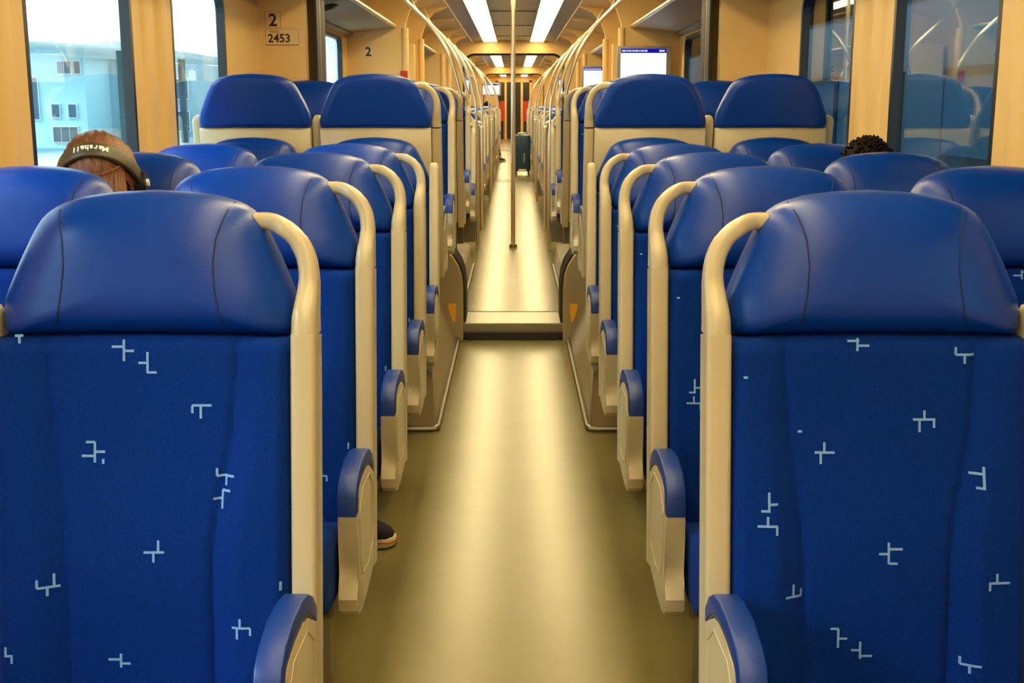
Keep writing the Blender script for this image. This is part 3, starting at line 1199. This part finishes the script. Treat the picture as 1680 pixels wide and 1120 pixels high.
def screen(x, y, zt, w_, h_, lab, tilt=0):
    t = thing('information_screen', lab, 'screen', (x, y, zt - h_ / 2), 0, 'passenger information screens')
    bm = bmesh.new()
    box(bm, -w_ / 2 - 0.03, w_ / 2 + 0.04, 0.0, 0.05, -h_ / 2 - 0.03, h_ / 2 + 0.02, 0.008)
    obj('housing', bm, M_BEZEL, t, True)
    bm = bmesh.new()
    box(bm, -w_ / 2, w_ / 2, -0.003, 0.001, -h_ / 2, h_ / 2)
    dp = obj('display', bm, M_SCREEN, t)
    bm = bmesh.new()
    box(bm, -w_ / 2, w_ / 2, -0.005, -0.0031, h_ / 2 - 0.036, h_ / 2)
    obj('header_bar', bm, M_SCREENBAR, dp)
    bm = bmesh.new()
    xx = -w_ / 2 + 0.01
    for wd in (0.03, 0.012, 0.022, 0.016, 0.03, 0.012, 0.02, 0.024):
        box(bm, xx, xx + wd, -0.006, -0.0051, h_ / 2 - 0.024, h_ / 2 - 0.012)
        xx += wd + 0.006
    box(bm, w_ / 2 - 0.06, w_ / 2 - 0.015, -0.006, -0.0051, h_ / 2 - 0.024, h_ / 2 - 0.012)
    obj('header_lettering', bm, M_SCREENTXT, dp)
    bm = bmesh.new()
    box(bm, -0.08, 0.08, 0.05, 0.145, -0.06, 0.06, 0.006)
    obj('mount', bm, M_BEZEL, t)
    return t


screen(1.075, 10.205, 1.775, 0.375, 0.27, 'bright white information screen with a blue header bar above the right seats, nearest one')
screen(1.075, 15.555, 1.775, 0.375, 0.27, 'smaller white information screen further down the right side, second from the camera')
screen(1.06, 23.555, 1.80, 0.375, 0.27, 'tiny white information screen on the right far down the train')
screen(-1.05, 23.555, 1.80, 0.375, 0.27, 'tiny white information screen on the left far down the train')
screen(-0.55, 29.955, 1.80, 0.40, 0.25, 'tiny white information screen near the far doors, left of the aisle')


def sign(x, y, z, w_, h_, lab, rows, border=True):
    t = thing('number_sticker', lab, 'sticker', (x, y, z))
    bm = bmesh.new()
    box(bm, -w_ / 2, w_ / 2, -0.0015, 0.0, -h_ / 2, h_ / 2)
    obj('plate', bm, M_STICKER, t)
    if border:
        bm = bmesh.new()
        e = 0.0012
        box(bm, -w_ / 2, w_ / 2, -0.002, -0.0014, h_ / 2 - e, h_ / 2)
        box(bm, -w_ / 2, w_ / 2, -0.002, -0.0014, -h_ / 2, -h_ / 2 + (0.003 if len(rows) > 1 else e))
        box(bm, -w_ / 2, -w_ / 2 + e, -0.002, -0.0014, -h_ / 2, h_ / 2)
        box(bm, w_ / 2 - e, w_ / 2, -0.002, -0.0014, -h_ / 2, h_ / 2)
        obj('border', bm, M_INK, t)
    for tx, sz, dx, dz, bold in rows:
        text_mesh(tx, sz, M_INK, t, 'lettering', (dx, -0.0022, dz), (PI / 2, 0, 0), 0.0003, bold, 'CENTER')
    return t


yy = J1 - 0.062
sign(-(843 - 454) * yy / 2013, yy, 1.33 + (170 - 34) * yy / 2052, 0.086, 0.086, 'square sticker with a bold 2 on the left end panel', [('2', 0.092, 0.0, -0.033, 0.0022)])
sign(-(843 - 468) * yy / 2013, yy, 1.33 + (170 - 62) * yy / 2052, 0.180, 0.086, 'wider sticker with the number 2453 below the square sticker', [('2453', 0.062, -0.016, -0.027, 0.0014), ('Rijtuig', 0.020, -0.042, 0.024, 0)])
sign(-(843 - 607) * 10.345 / 2013, 10.345, 1.33 + (170 - 85) * 10.345 / 2052, 0.07, 0.08, 'bold 2 on the partition beyond the left window seats', [('2', 0.10, 0.0, -0.035, 0.003)], border=False)
sign(-(843 - 687) * 15.695 / 2013, 15.695, 1.33 + (170 - 113) * 15.695 / 2052, 0.07, 0.08, 'small distant bold 2 on the second partition, left side', [('2', 0.10, 0.0, -0.035, 0.003)], border=False)

# red emergency handle on the left portal post
bm = bmesh.new()
box(bm, -0.945, -0.885, 10.32, 10.35, 1.50, 1.60, 0.006)
tag(obj('emergency_box', bm, M_RED), 'small red emergency box on the left partition post', 'emergency box')

# beige cabinets beside first vestibule
for s in (-1, 1):
    bm = bmesh.new()
    x0, x1 = sorted((s * 0.96, s * 1.34))
    box(bm, x0, x1, 12.0, 12.14, FB, 1.9, 0.01)
    box(bm, *sorted((s * 1.0, s * 1.10)), 11.985, 12.0, 1.2, 1.6, 0.004)
    tag(obj('equipment_cabinet', bm, M_CEIL), 'tall cream cabinet in the first vestibule, %s side' % ('left' if s < 0 else 'right'), 'cabinet', 'vestibule cabinets')
    # glass draught screens edging vestibules
for yy in (10.45, 12.02, 15.82, 17.28):
    for s in (-1, 1):
        t = thing('draught_screen', 'low grey draught screen at the aisle edge, %s side, %.0f metres down the train' % ('left' if s < 0 else 'right', yy), 'screen', (s * 0.31, yy, FB), 0, 'draught screens')
        bm = bmesh.new()
        box(bm, *sorted((s * 0.02, s * 0.58)), -0.02, 0.02, 0.06, 1.0, 0.006)
        obj('panel', bm, M_DSTEEL, t)
        bm = bmesh.new()
        path = catmull([(0, 0, 0), (0, 0, 0.9), (s * 0.02, 0, 1.02), (s * 0.08, 0, 1.07), (s * 0.58, 0, 1.07)], 4)
        sweep(bm, path, circ(0.016, 8))
        obj('rail', bm, M_STEEL, t, True)

# suitcase in the far aisle
t = thing('suitcase', 'dark teal hard-shell suitcase standing in the aisle beside the steel pole', 'suitcase', (0.155, 21.7, FB))
bm = bmesh.new()
box(bm, -0.145, 0.145, -0.11, 0.11, 0.06, 0.70, 0.035, 4)
for x in (-0.09, -0.045, 0.0, 0.045, 0.09):
    box(bm, x - 0.008, x + 0.008, -0.116, 0.116, 0.11, 0.65, 0.004)
obj('shell', bm, M_SUITCASE, t, True)
bm = bmesh.new()
sweep(bm, catmull([(-0.07, 0, 0.69), (-0.065, 0, 0.725), (0.065, 0, 0.725), (0.07, 0, 0.69)], 4), circ(0.010, 8))
obj('carry_handle', bm, M_STEEL, t, True)
for sx in (-1, 1):
    for sy in (-1, 1):
        bm = bmesh.new()
        r = bmesh.ops.create_cone(bm, cap_ends=True, segments=16, radius1=0.03, radius2=0.03, depth=0.03, matrix=Matrix.Translation((sx * 0.11, sy * 0.07, 0.03)) @ Matrix.Rotation(PI / 2, 4, 'Y'))
        obj('wheel', bm, M_BLACK, t, True)
bm = bmesh.new()
box(bm, 0.015, 0.05, -0.122, -0.117, 0.22, 0.38)
tag(obj('luggage_tag', bm, M_DSTEEL, t), 'pale vertical label')
bm = bmesh.new()
box(bm, -0.07, 0.07, -0.125, -0.112, 0.055, 0.095, 0.004)
obj('kick_strip', bm, M_STEEL, t)


# ================================================================ PEOPLE
def skin_mesh(verts, edges, root=0, levels=2):
    me = bpy.data.meshes.new('skin_tmp')
    me.from_pydata([v[0] for v in verts], edges, [])
    o = bpy.data.objects.new('skin_tmp', me)
    C.objects.link(o)
    md = o.modifiers.new('skin', 'SKIN')
    md.use_smooth_shade = True
    sv = me.skin_vertices[0].data
    for i, v in enumerate(verts):
        r = v[1]
        sv[i].radius = (r, r) if not isinstance(r, tuple) else r
        sv[i].use_root = (i == root)
    sb = o.modifiers.new('sub', 'SUBSURF')
    sb.levels = levels
    sb.render_levels = levels
    bpy.context.view_layer.update()
    dg = bpy.context.evaluated_depsgraph_get()
    out = bpy.data.meshes.new_from_object(o.evaluated_get(dg))
    bpy.data.objects.remove(o)
    out.materials.clear()
    return out


def chain(pts):
    return [(Vector(p[:3]), p[3]) for p in pts]


def head_bm(center, fwd, up, width=0.078):
    """head with brow, nose, chin, ears; fwd/up unit vectors"""
    bm = bmesh.new()
    bmesh.ops.create_uvsphere(bm, u_segments=32, v_segments=24, radius=1.0)
    rt = fwd.cross(up).normalized()
    for v in bm.verts:
        x, y, z = v.co          # y forward, z up
        X = x * 0.075
        Y = y * 0.095
        Z = z * 0.115
        if z < 0:
            X *= 1 - 0.32 * (-z) ** 1.4
            Y = Y * (1 - 0.12 * -z) + 0.012 * -z
        if y > 0.3:
            nose = math.exp(-((x / 0.16) ** 2)) * math.exp(-(((z + 0.18) / 0.20) ** 2))
            Y += 0.024 * nose
            eye = math.exp(-(((abs(x) - 0.38) / 0.16) ** 2)) * math.exp(-(((z - 0.06) / 0.10) ** 2))
            Y -= 0.008 * eye
            brow = math.exp(-(((z - 0.22) / 0.08) ** 2)) * (1 if abs(x) < 0.65 else 0)
            Y += 0.004 * brow
            lip = math.exp(-((x / 0.30) ** 2)) * math.exp(-(((z + 0.52) / 0.07) ** 2))
            Y += 0.007 * lip
        v.co = center + rt * X + fwd * Y + up * Z
    for sx in (-1, 1):
        c = center + rt * sx * 0.077 - up * 0.008
        m = Matrix.Translation(c)
        r = bmesh.ops.create_uvsphere(bm, u_segments=10, v_segments=8, radius=1.0)
        for v in r['verts']:
            q = v.co.copy()
            v.co = c + rt * (q.x * 0.012) + fwd * (q.y * 0.018) + up * (q.z * 0.03)
    return bm, rt


def person(label, hips, facing, head_c, head_fwd, head_up, torso_m, trouser_m, hair_m, hands, knees, feet, feet_dir, long_hair, group=None, slump=0):
    """all coordinates are world; the empty stands on the floor below the hips"""
    root = thing('person', label, 'person', (hips[0], hips[1], 0.0), 0, group)
    off = Vector((-hips[0], -hips[1], 0))
    f = Vector(facing).normalized()
    rt = Vector((f.y, -f.x, 0))          # the person's right
    H = Vector(hips)
    HCn = Vector(head_c)
    fw = Vector(head_fwd).normalized()
    up0 = Vector(head_up).normalized()
    up = (up0 - fw * up0.dot(fw)).normalized()
    neck = HCn - up * 0.105 - fw * 0.02
    chest = H.lerp(neck, 0.62)
    sh = H.lerp(neck, 0.86)

    def body(rs, legs, arms, hand):
        V, E = [], []

        def add(p, r, parent=None):
            V.append((Vector(p) + off, r))
            i = len(V) - 1
            if parent is not None:
                E.append((parent, i))
            return i
        p0 = add(H, 0.115 * rs)
        p1 = add(H.lerp(neck, 0.3) + f * 0.01, 0.118 * rs, p0) if arms or not legs else None
        if arms:
            p2 = add(chest, 0.128 * rs, p1)
            p3 = add(sh, 0.085 * rs, p2)
            if hand:
                p4 = add(neck, 0.048, p3)
                add(HCn - up * 0.03, 0.05, p4)
            for k, sg in enumerate((1, -1)):
                s1 = add(sh + rt * sg * 0.155 - Vector((0, 0, 0.02)), 0.052 * rs, p3)
                hd = Vector(hands[k])
                s0 = sh + rt * sg * 0.17
                el = s0.lerp(hd, 0.5) + Vector((0, 0, -0.12)) - f * 0.07 + rt * sg * 0.03
                e1 = add(el, 0.042 * rs, s1)
                wr = el.lerp(hd, 0.86)
                w1 = add(wr, 0.030 * rs, e1)
                if hand:
                    d_ = (hd - el).normalized()
                    sd_ = d_.cross(Vector((0, 0, 1)))
                    sd_.normalize()
                    pm = add(wr + d_ * 0.06, (0.036, 0.018), w1)
                    for q in range(4):
                        b0 = wr + d_ * 0.095 + sd_ * (q - 1.5) * 0.020
                        ln = (0.068, 0.076, 0.072, 0.055)[q]
                        a1 = add(b0, 0.0095, pm)
                        a2 = add(b0 + d_ * ln * 0.5 - Vector((0, 0, 0.012)), 0.0085, a1)
                        add(b0 + d_ * ln * 0.85 - Vector((0, 0, 0.035)), 0.0075, a2)
                    tb = add(wr + d_ * 0.05 + sd_ * 0.045 * sg, 0.011, pm)
                    add(wr + d_ * 0.085 + sd_ * 0.058 * sg - Vector((0, 0, 0.01)), 0.009, tb)
        if legs:
            for k, sg in enumerate((1, -1)):
                h1 = add(H + rt * sg * 0.09 + f * 0.06, 0.085 * rs, p0)
                k1 = add(Vector(knees[k]), 0.060 * rs, h1)
                an = Vector(feet[k])
                c1 = add(Vector(knees[k]).lerp(an, 0.35) - f * 0.01, 0.056 * rs, k1)
                a1 = add(an, 0.038 * rs, c1)
                if hand:
                    add(an + Vector(feet_dir[k]).normalized() * 0.11 - Vector((0, 0, 0.045)), 0.030, a1)
        return skin_mesh(V, E)

    me = body(0.92, True, True, True)
    bm = bmesh.new()
    bm.from_mesh(me)
    hb, rth = head_bm(HCn + off, fw, up)
    tmp = bpy.data.meshes.new('h')
    hb.to_mesh(tmp)
    hb.free()
    bm.from_mesh(tmp)
    obj('body', bm, M_SKIN, root, True, 180)
    # shirt / jacket
    link('jacket', body(1.06, False, True, False), torso_m, root, True)
    link('trousers', body(1.10, True, False, False), trouser_m, root, True)
    # hair: cap following skull, front cut back
    bm = bmesh.new()
    bmesh.ops.create_uvsphere(bm, u_segments=48, v_segments=32, radius=1.0)
    rnd = random.Random(3)
    kill = []
    for v in bm.verts:
        x, y, z = v.co
        if (y > 0.55 and z < 0.35) or z < -0.75 or (y > 0.1 and z < -0.35 and not long_hair):
            kill.append(v)
            continue
        ang = math.atan2(x, z)
        rip = 0.0022 * math.sin(ang * 23 + y * 4) + 0.0015 * math.sin(ang * 51 + y * 9) + rnd.uniform(-0.0012, 0.0012)
        gr = 0.012 + rip + (0.010 if long_hair else 0.008 * rnd.random())
        v.co = HCn + off + rth * x * (0.077 + gr) + fw * (y * (0.097 + gr) - 0.004) + up * z * (0.117 + gr)
    bmesh.ops.delete(bm, geom=kill, context='VERTS')
    if long_hair:
        # strands falling forward beside the face
        for k in range(34):
            a = -1.15 + 2.3 * k / 33
            st = HCn + off + rth * math.sin(a) * 0.078 + fw * (0.085 * math.cos(a) + 0.005) + up * (0.055 + 0.04 * math.cos(a))
            en = st + Vector((0, 0, -0.17 - 0.03 * rnd.random())) + f * 0.02 + rth * math.sin(a) * 0.015 + rth * rnd.uniform(-0.008, 0.008)
            mid = st.lerp(en, 0.45) + f * 0.028 + rth * math.sin(a) * 0.012
            P = catmull([st - fw * 0.02 + up * 0.012, st, mid, en], 4)
            sweep(bm, P, circ(0.008 + 0.003 * rnd.random(), 6), up=Vector((1, 0, 0.2)).normalized(), scales=[1 - 0.5 * i / (len(P) - 1) for i in range(len(P))])
    else:
        for k in range(420):
            th = rnd.uniform(0, 2 * PI)
            ph = rnd.uniform(0, 1.25)
            n_ = rth * math.sin(ph) * math.cos(th) * 0.094 + fw * math.sin(ph) * math.sin(th) * 0.112 + up * math.cos(ph) * 0.133
            c = HCn + off + n_
            d_ = (n_.normalized() * 0.4 + Vector((rnd.uniform(-1, 1), rnd.uniform(-1, 1), rnd.uniform(-0.3, 0.6))) * 0.7).normalized()
            sweep(bm, [c - n_ * 0.06, c + d_ * 0.006, c + d_ * 0.016 + Vector((0, 0, -0.002))], circ(0.006, 5), scales=[1, 0.8, 0.15])
    obj('hair', bm, hair_m, root, True, 180)
    # shoes
    for k in (0, 1):
        an = Vector(feet[k]) + off
        shoe(root, an, Vector(feet_dir[k]))
    return root, off, rth, fw, up, HCn


SHOE_OUT = [(-0.085, 0.0), (-0.078, 0.026), (-0.05, 0.035), (0.0, 0.033), (0.06, 0.040), (0.11, 0.046), (0.15, 0.044), (0.178, 0.030), (0.187, 0.0)]


def shoe(parent, ankle, d_):
    d_ = Vector((d_.x, d_.y, 0)).normalized()
    sd_ = Vector((d_.y, -d_.x, 0))
    base = Vector((ankle.x, ankle.y, ankle.z - 0.09))
    out = SHOE_OUT + [(a, -b) for a, b in SHOE_OUT[-2:0:-1]]
    t = bpy.data.objects.new('shoe', None)
    C.objects.link(t)
    t.parent = parent

    def ringat(z, k, a0=0.0):
        return [base + d_ * (a0 + (a - a0) * k) + sd_ * b * k + Vector((0, 0, z)) for a, b in out]
    bm = bmesh.new()
    R_ = [[bm.verts.new(p) for p in ringat(z, k, 0.05)] for z, k in ((0.001, 0.97), (0.006, 1.02), (0.026, 1.02), (0.030, 0.99))]
    m = len(out)
    for A, B in zip(R_, R_[1:]):
        for j in range(m):
            bm.faces.new((A[j], A[(j + 1) % m], B[(j + 1) % m], B[j]))
    bm.faces.new(R_[0])
    bm.faces.new(R_[-1])
    for f_ in bm.faces:
        f_.material_index = 0
    rg = ringat(0.019, 1.035, 0.05)
    sweep(bm, rg, circ(0.0018, 6), mi=1, up=Vector((0, 0, 1)), closed=True)
    obj('sole', bm, [M_SOLE, M_RED], t, True, 50)
    bm = bmesh.new()
    rows = []
    for z, k, back in ((0.028, 0.97, 0), (0.040, 0.95, 0), (0.052, 0.88, 0), (0.062, 0.74, 0), (0.075, 0.55, 1), (0.095, 0.42, 1), (0.105, 0.40, 1)):
        row = []
        for a, b in out:
            a0 = 0.05 if not back else -0.02
            aa = a0 + (a - a0) * k
            if back:
                aa = max(-0.082, min(aa, 0.055 - (z - 0.075)))
                bb = b * (k + 0.42)
            else:
                bb = b * k
            row.append(bm.verts.new(base + d_ * aa + sd_ * bb + Vector((0, 0, z + (0.006 if a < 0 else 0)))))
        rows.append(row)
    for A, B in zip(rows, rows[1:]):
        for j in range(m):
            bm.faces.new((A[j], A[(j + 1) % m], B[(j + 1) % m], B[j]))
    bm.faces.new(rows[0])
    bm.faces.new(rows[-1])
    obj('upper', bm, M_SHOE, t, True, 60)


Y3 = Y1 + 2 * PITCH
Y4 = Y1 + 3 * PITCH
# 1: person with headphones, third row, left window seat
hx = -1.065
hf = Vector((0.12, -0.55, -0.62)).normalized()
r1 = person('person with auburn hair and headphones bowed in the third row by the left window',
            (hx, Y3 - 0.22, 0.56), (0, -1, 0), (hx - 0.035, Y3 - 0.26, 1.130), hf, (0.03, -0.62, 0.62), M_CLOTH1, M_JEANS, M_HAIR1,
            [(hx - 0.13, Y3 - 0.55, 0.66), (hx + 0.10, Y3 - 0.55, 0.66)],
            [(hx - 0.11, Y3 - 0.60, 0.53), (hx + 0.11, Y3 - 0.60, 0.53)],
            [(hx - 0.12, Y3 - 0.60, 0.092), (hx + 0.12, Y3 - 0.58, 0.092)], [(0, -1, 0), (0, -1, 0)], True)
root, off, rth, fw, up, HCn = r1
hp = bpy.data.objects.new('headphones', None)
C.objects.link(hp)
hp.parent = root
c = HCn + off
bm = bmesh.new()
pth = []
for k in range(29):
    a = R(-100 + 200 * k / 28)
    pth.append(c + rth * math.sin(a) * 0.104 + up * math.cos(a) * 0.142 + fw * 0.015)
sweep(bm, pth, rrect(0.012, 0.044, 0.005, 3), up=fw)
obj('headband', bm, M_BAND, hp, True, 60)
for sg in (-1, 1):
    bm = bmesh.new()
    mt = Matrix.Translation(c + rth * sg * 0.100 + fw * 0.015 - up * 0.01)
    q = rth.to_track_quat('Z', 'Y').to_matrix().to_4x4()
    bmesh.ops.create_cone(bm, cap_ends=True, segments=28, radius1=0.036, radius2=0.036, depth=0.034, matrix=mt @ q)
    bmesh.ops.bevel(bm, geom=[e for e in bm.edges], offset=0.005, segments=2, affect='EDGES')
    obj('ear_cup', bm, M_BLACK, hp, True, 40)
    bm = bmesh.new()
    mt = Matrix.Translation(c + rth * sg * 0.119 + fw * 0.015 - up * 0.01)
    bmesh.ops.create_cone(bm, cap_ends=True, segments=16, radius1=0.010, radius2=0.010, depth=0.008, matrix=mt @ q)
    obj('cup_button', bm, M_WHITE, hp, True, 40)
# raised white brand lettering on the band, upside down as seen from the camera
txt = 'Marshall'
n = len(txt)
for k, ch in enumerate(txt):
    a = R(26 - 46 * (k + 0.5) / n)
    pos = c - rth * math.sin(a) * 0.1115 + up * math.cos(a) * 0.1495 + fw * 0.015
    nrm = (-rth * math.sin(a) + up * math.cos(a)).normalized()
    X = -(rth * math.cos(a) + up * math.sin(a)).normalized()
    X = -X
    Z = nrm
    Yv = Z.cross(X)
    mtx = Matrix((X, Yv, Z)).transposed().to_4x4()
    mtx.translation = pos - Yv * 0.008
    o = text_mesh(ch, 0.022, M_WHITE, hp, 'lettering', (0, 0, 0), (0, 0, 0), 0.0012, 0.0006, 'CENTER')
    o.matrix_local = mtx

# 2: dark haired person, fourth row by right window
hx = 1.108
person('person with short black hair behind the third right window headrest',
       (hx - 0.03, Y4 - 0.20, 0.56), (0, -1, 0), (hx + 0.095, Y4 - 0.165, 1.085), (0.0, -0.93, -0.3), (0.05, -0.25, 1), M_CLOTH2, M_JEANS, M_HAIR2,
       [(hx - 0.13, Y4 - 0.50, 0.63), (hx + 0.08, Y4 - 0.50, 0.63)],
       [(hx - 0.13, Y4 - 0.62, 0.53), (hx + 0.08, Y4 - 0.62, 0.53)],
       [(hx - 0.13, Y4 - 0.62, 0.092), (hx + 0.08, Y4 - 0.62, 0.092)], [(0, -1, 0), (0, -1, 0)], False)

# 3: slouched sleeper in the fourth row left aisle seat, shoe out in the aisle
hx = -0.60
person('slouched person hidden in the fourth left aisle seat, one black shoe reaching into the aisle',
       (hx, Y4 - 0.27, 0.54), (0, -1, 0), (hx - 0.02, Y4 - 0.165, 1.005), (-0.1, -0.9, -0.35), (-0.05, -0.3, 1), M_CLOTH2, M_JEANS, M_HAIR2,
       [(hx - 0.12, Y4 - 0.50, 0.62), (hx + 0.12, Y4 - 0.50, 0.62)],
       [(hx - 0.12, Y4 - 0.66, 0.52), (hx + 0.10, Y4 - 0.66, 0.52)],
       [(hx - 0.12, Y4 - 0.70, 0.092), (-0.535, 3.56, 0.092)], [(0, -1, 0), (0.93, -0.36, 0)], False)

# 4: distant passenger on the left with dark shoes in the aisle
hx = -0.58
person('distant person in dark clothes in a left aisle seat, feet stretched into the aisle',
       (hx, 27.15, FB + 0.56), (0, -1, 0), (hx, 27.18, FB + 1.15), (0, -1, -0.1), (0, 0, 1), M_BLACK, M_JEANS, M_HAIR2,
       [(hx - 0.12, 26.9, FB + 0.63), (hx + 0.12, 26.9, FB + 0.63)],
       [(hx - 0.12, 26.75, FB + 0.52), (hx + 0.16, 26.75, FB + 0.52)],
       [(hx - 0.12, 26.6, FB + 0.092), (-0.30, 26.55, FB + 0.092)], [(0, -1, 0), (0.6, -0.8, 0)], False)

# ================================================================ OUTSIDE
M_PLAT = mat('platform_paving', srgb(205, 218, 220), 0.8, mottle=0.06, mscale=1)
M_TRACK = mat('pale_ballast', srgb(120, 165, 175), 0.9, mottle=0.15, mscale=3)
M_FACADE = mat('pale_cyan_facade', srgb(182, 224, 230), 0.8)
M_FACADE2 = mat('grey_facade', srgb(165, 190, 198), 0.8)
M_CANOPY = mat('white_canopy', srgb(240, 245, 245), 0.6)
M_PANE = mat('dark_panes', srgb(70, 100, 120), 0.2)
M_POLEG = mat('grey_mast', srgb(70, 95, 100), 0.6)
M_DIMWALL = mat('dim_station_wall', srgb(58, 72, 84), 0.8)
M_CARR = mat('parked_train_side', srgb(70, 96, 110), 0.35)
M_LITWIN = emat('lit_window', (0.75, 0.9, 1.0), 1.3)

bm = bmesh.new()
box(bm, -90, -2.2, -5, 200, -1.25, -1.05)
tag(obj('railway_track_bed', bm, M_TRACK), 'pale track bed and road outside the left windows', 'ground')['kind'] = 'structure'
bm = bmesh.new()
box(bm, -16, -7.5, 20, 160, -1.05, -0.3)
tag(obj('station_platform', bm, M_PLAT), 'pale platform outside the left windows', 'platform')
bm = bmesh.new()
box(bm, 1.8, 60, -5, 200, -1.25, -1.05)
tag(obj('railway_track_bed', bm, M_TRACK), 'dim track bed outside the right windows', 'ground')['kind'] = 'structure'

# building across the platform
t = thing('station_building', 'pale cyan building with rows of windows outside the left windows', 'building', (-25.5, 66, -1.05))
bm = bmesh.new()
box(bm, -6.5, 2.5, 0, 10, 0, 5.2)
obj('wall', bm, M_FACADE, t)
bm = bmesh.new()
box(bm, 2.5, 7.5, 4, 14, 0, 4.6)
obj('side_wing', bm, M_FACADE2, t)
bm = bmesh.new()
prism(bm, [(-7, 5.2), (3.2, 4.9), (3.2, 5.6), (-7, 8.0)], 'y', -1.5, 11)
obj('roof', bm, M_CANOPY, t)


def bwin(x, z, w_, h_, parent, y=0):
    bm = bmesh.new()
    box(bm, x, x + w_, y - 0.10, y - 0.02, z, z + h_)
    f = obj('window', bm, M_CANOPY, parent)
    bm = bmesh.new()
    nx = max(1, int(w_ / 0.36))
    for i in range(nx):
        a = x + 0.05 + i * (w_ - 0.05) / nx
        box(bm, a, a + (w_ - 0.05) / nx - 0.05, y - 0.13, y - 0.10, z + 0.06, z + h_ - 0.06)
    obj('pane', bm, M_PANE, f)


for x, z, w_, h_ in ((-6.2, 1.2, 1.5, 2.0), (-4.6, 1.6, 0.4, 0.6), (1.05, 3.9, 0.8, 0.75), (1.95, 3.9, 0.4, 0.75), (-4.0, 3.9, 0.6, 0.8), (-3.0, 3.9, 0.6, 0.8),
                     (-3.9, 1.75, 0.40, 0.62), (-2.35, 1.65, 0.45, 0.75), (-3.0, 1.70, 0.4, 0.7), (-1.5, 1.5, 0.8, 2.3), (-0.5, 1.5, 0.5, 2.3), (0.6, 1.6, 0.5, 0.8), (1.5, 1.6, 0.5, 0.8), (-2.4, 0.35, 0.7, 0.8), (0.6, 0.3, 1.4, 0.9)):
    bwin(x, z, w_, h_, t)
for x, z in ((3.0, 2.6), (4.6, 2.6), (6.1, 2.6), (3.0, 0.8), (4.6, 0.8), (6.1, 0.8)):
    bwin(x, z, 0.9, 1.2, t, 4)
# glazed upper storey / canopy
t = thing('platform_canopy', 'white platform canopy with slanting edge outside the left windows', 'canopy', (-14.0, 44, -0.3))
bm = bmesh.new()
prism(bm, [(-9, 4.0), (1.2, 3.4), (1.5, 3.55), (1.2, 3.75), (-9, 5.1)], 'y', -6, 19)
obj('roof', bm, M_CANOPY, t)
for yy in (0, 8, 16):
    bm = bmesh.new()
    box(bm, -0.12, 0.12, yy - 0.12, yy + 0.12, 0, 3.6)
    obj('column', bm, M_POLEG, t)
# catenary masts with wires
for k, (x, y) in enumerate(((-6.9, 30), (-17.5, 34), (-6.8, 58))):
    t = thing('overhead_line_mast', 'grey mast beside the platform outside the left windows, %s' % ['nearest', 'second', 'farthest'][k], 'mast', (x, y, -1.05), 0, 'masts outside the left windows')
    bm = bmesh.new()
    sweep(bm, [(0, 0, 0), (0, 0, 8.5)], circ(0.11, 8))
    obj('post', bm, M_POLEG, t, True)
    bm = bmesh.new()
    sweep(bm, [(0, 0, 6.6), (3.0, 0, 7.1)], circ(0.05, 6))
    sweep(bm, [(0, 0, 7.8), (3.0, 0, 7.1)], circ(0.03, 6))
    obj('bracket_arm', bm, M_POLEG, t, True)
    if k == 0:
        bm = bmesh.new()
        box(bm, 0.11, 1.0, -0.05, 0.05, 2.9, 3.9, 0.02)
        obj('signboard', bm, M_FACADE2, t)
for k, (x, z) in enumerate(((-5.2, 4.6), (-4.9, 5.9), (-8.4, 5.0))):
    bm = bmesh.new()
    sweep(bm, [(x, 5, z), (x - 2, 90, z + 0.4)], circ(0.025, 5), up=Vector((0, 0, 1)))
    tag(obj('overhead_wire', bm, M_POLEG), 'thin overhead wire seen through the left windows, %s' % ['lowest', 'highest', 'middle one'][k], 'wire', 'overhead wires')
# right side: platform hall and parked train
t = thing('parked_train', 'dim grey blue train standing outside the right windows', 'train', (4.6, 16, -1.05))
bm = bmesh.new()
box(bm, 0, 2.6, -18, 90, 0.3, 3.6, 0.15, 3)
obj('carriage_body', bm, M_CARR, t, True, 40)
bm = bmesh.new()
box(bm, 0.1, 2.5, -18, 90, 0, 0.3)
obj('underframe', bm, M_BLACK, t)
for k in range(22):
    y = -16 + k * 2.9
    bm = bmesh.new()
    box(bm, -0.03, 0.01, y, y + 1.5, 1.75, 2.75)
    w1 = obj('window', bm, M_FRAME, t)
    bm = bmesh.new()
    box(bm, -0.045, -0.031, y + 0.10, y + 1.4, 1.85, 2.65)
    obj('lit_pane' if k % 3 else 'pane', bm, M_LITWIN if k % 4 == 1 else M_PANE, w1)
t = thing('station_hall', 'dim station hall roof and wall beyond the right windows', 'building', (20, 60, -1.05))
bm = bmesh.new()
box(bm, 0, 1, -66, 100, 0, 9)
obj('wall', bm, M_DIMWALL, t)
bm = bmesh.new()
box(bm, -18, 1, -66, 100, 6.2, 6.5)
obj('roof', bm, M_DIMWALL, t)
for k in range(10):
    bm = bmesh.new()
    box(bm, -12.1, -11.9, -50 + 9 * k, -46 + 9 * k, 6.0, 6.18)
    obj('hall_lamp', bm, emat('hall_lamp_glow', (0.85, 0.95, 1.0), 4.0) if k == 0 else bpy.data.materials['hall_lamp_glow'], t)
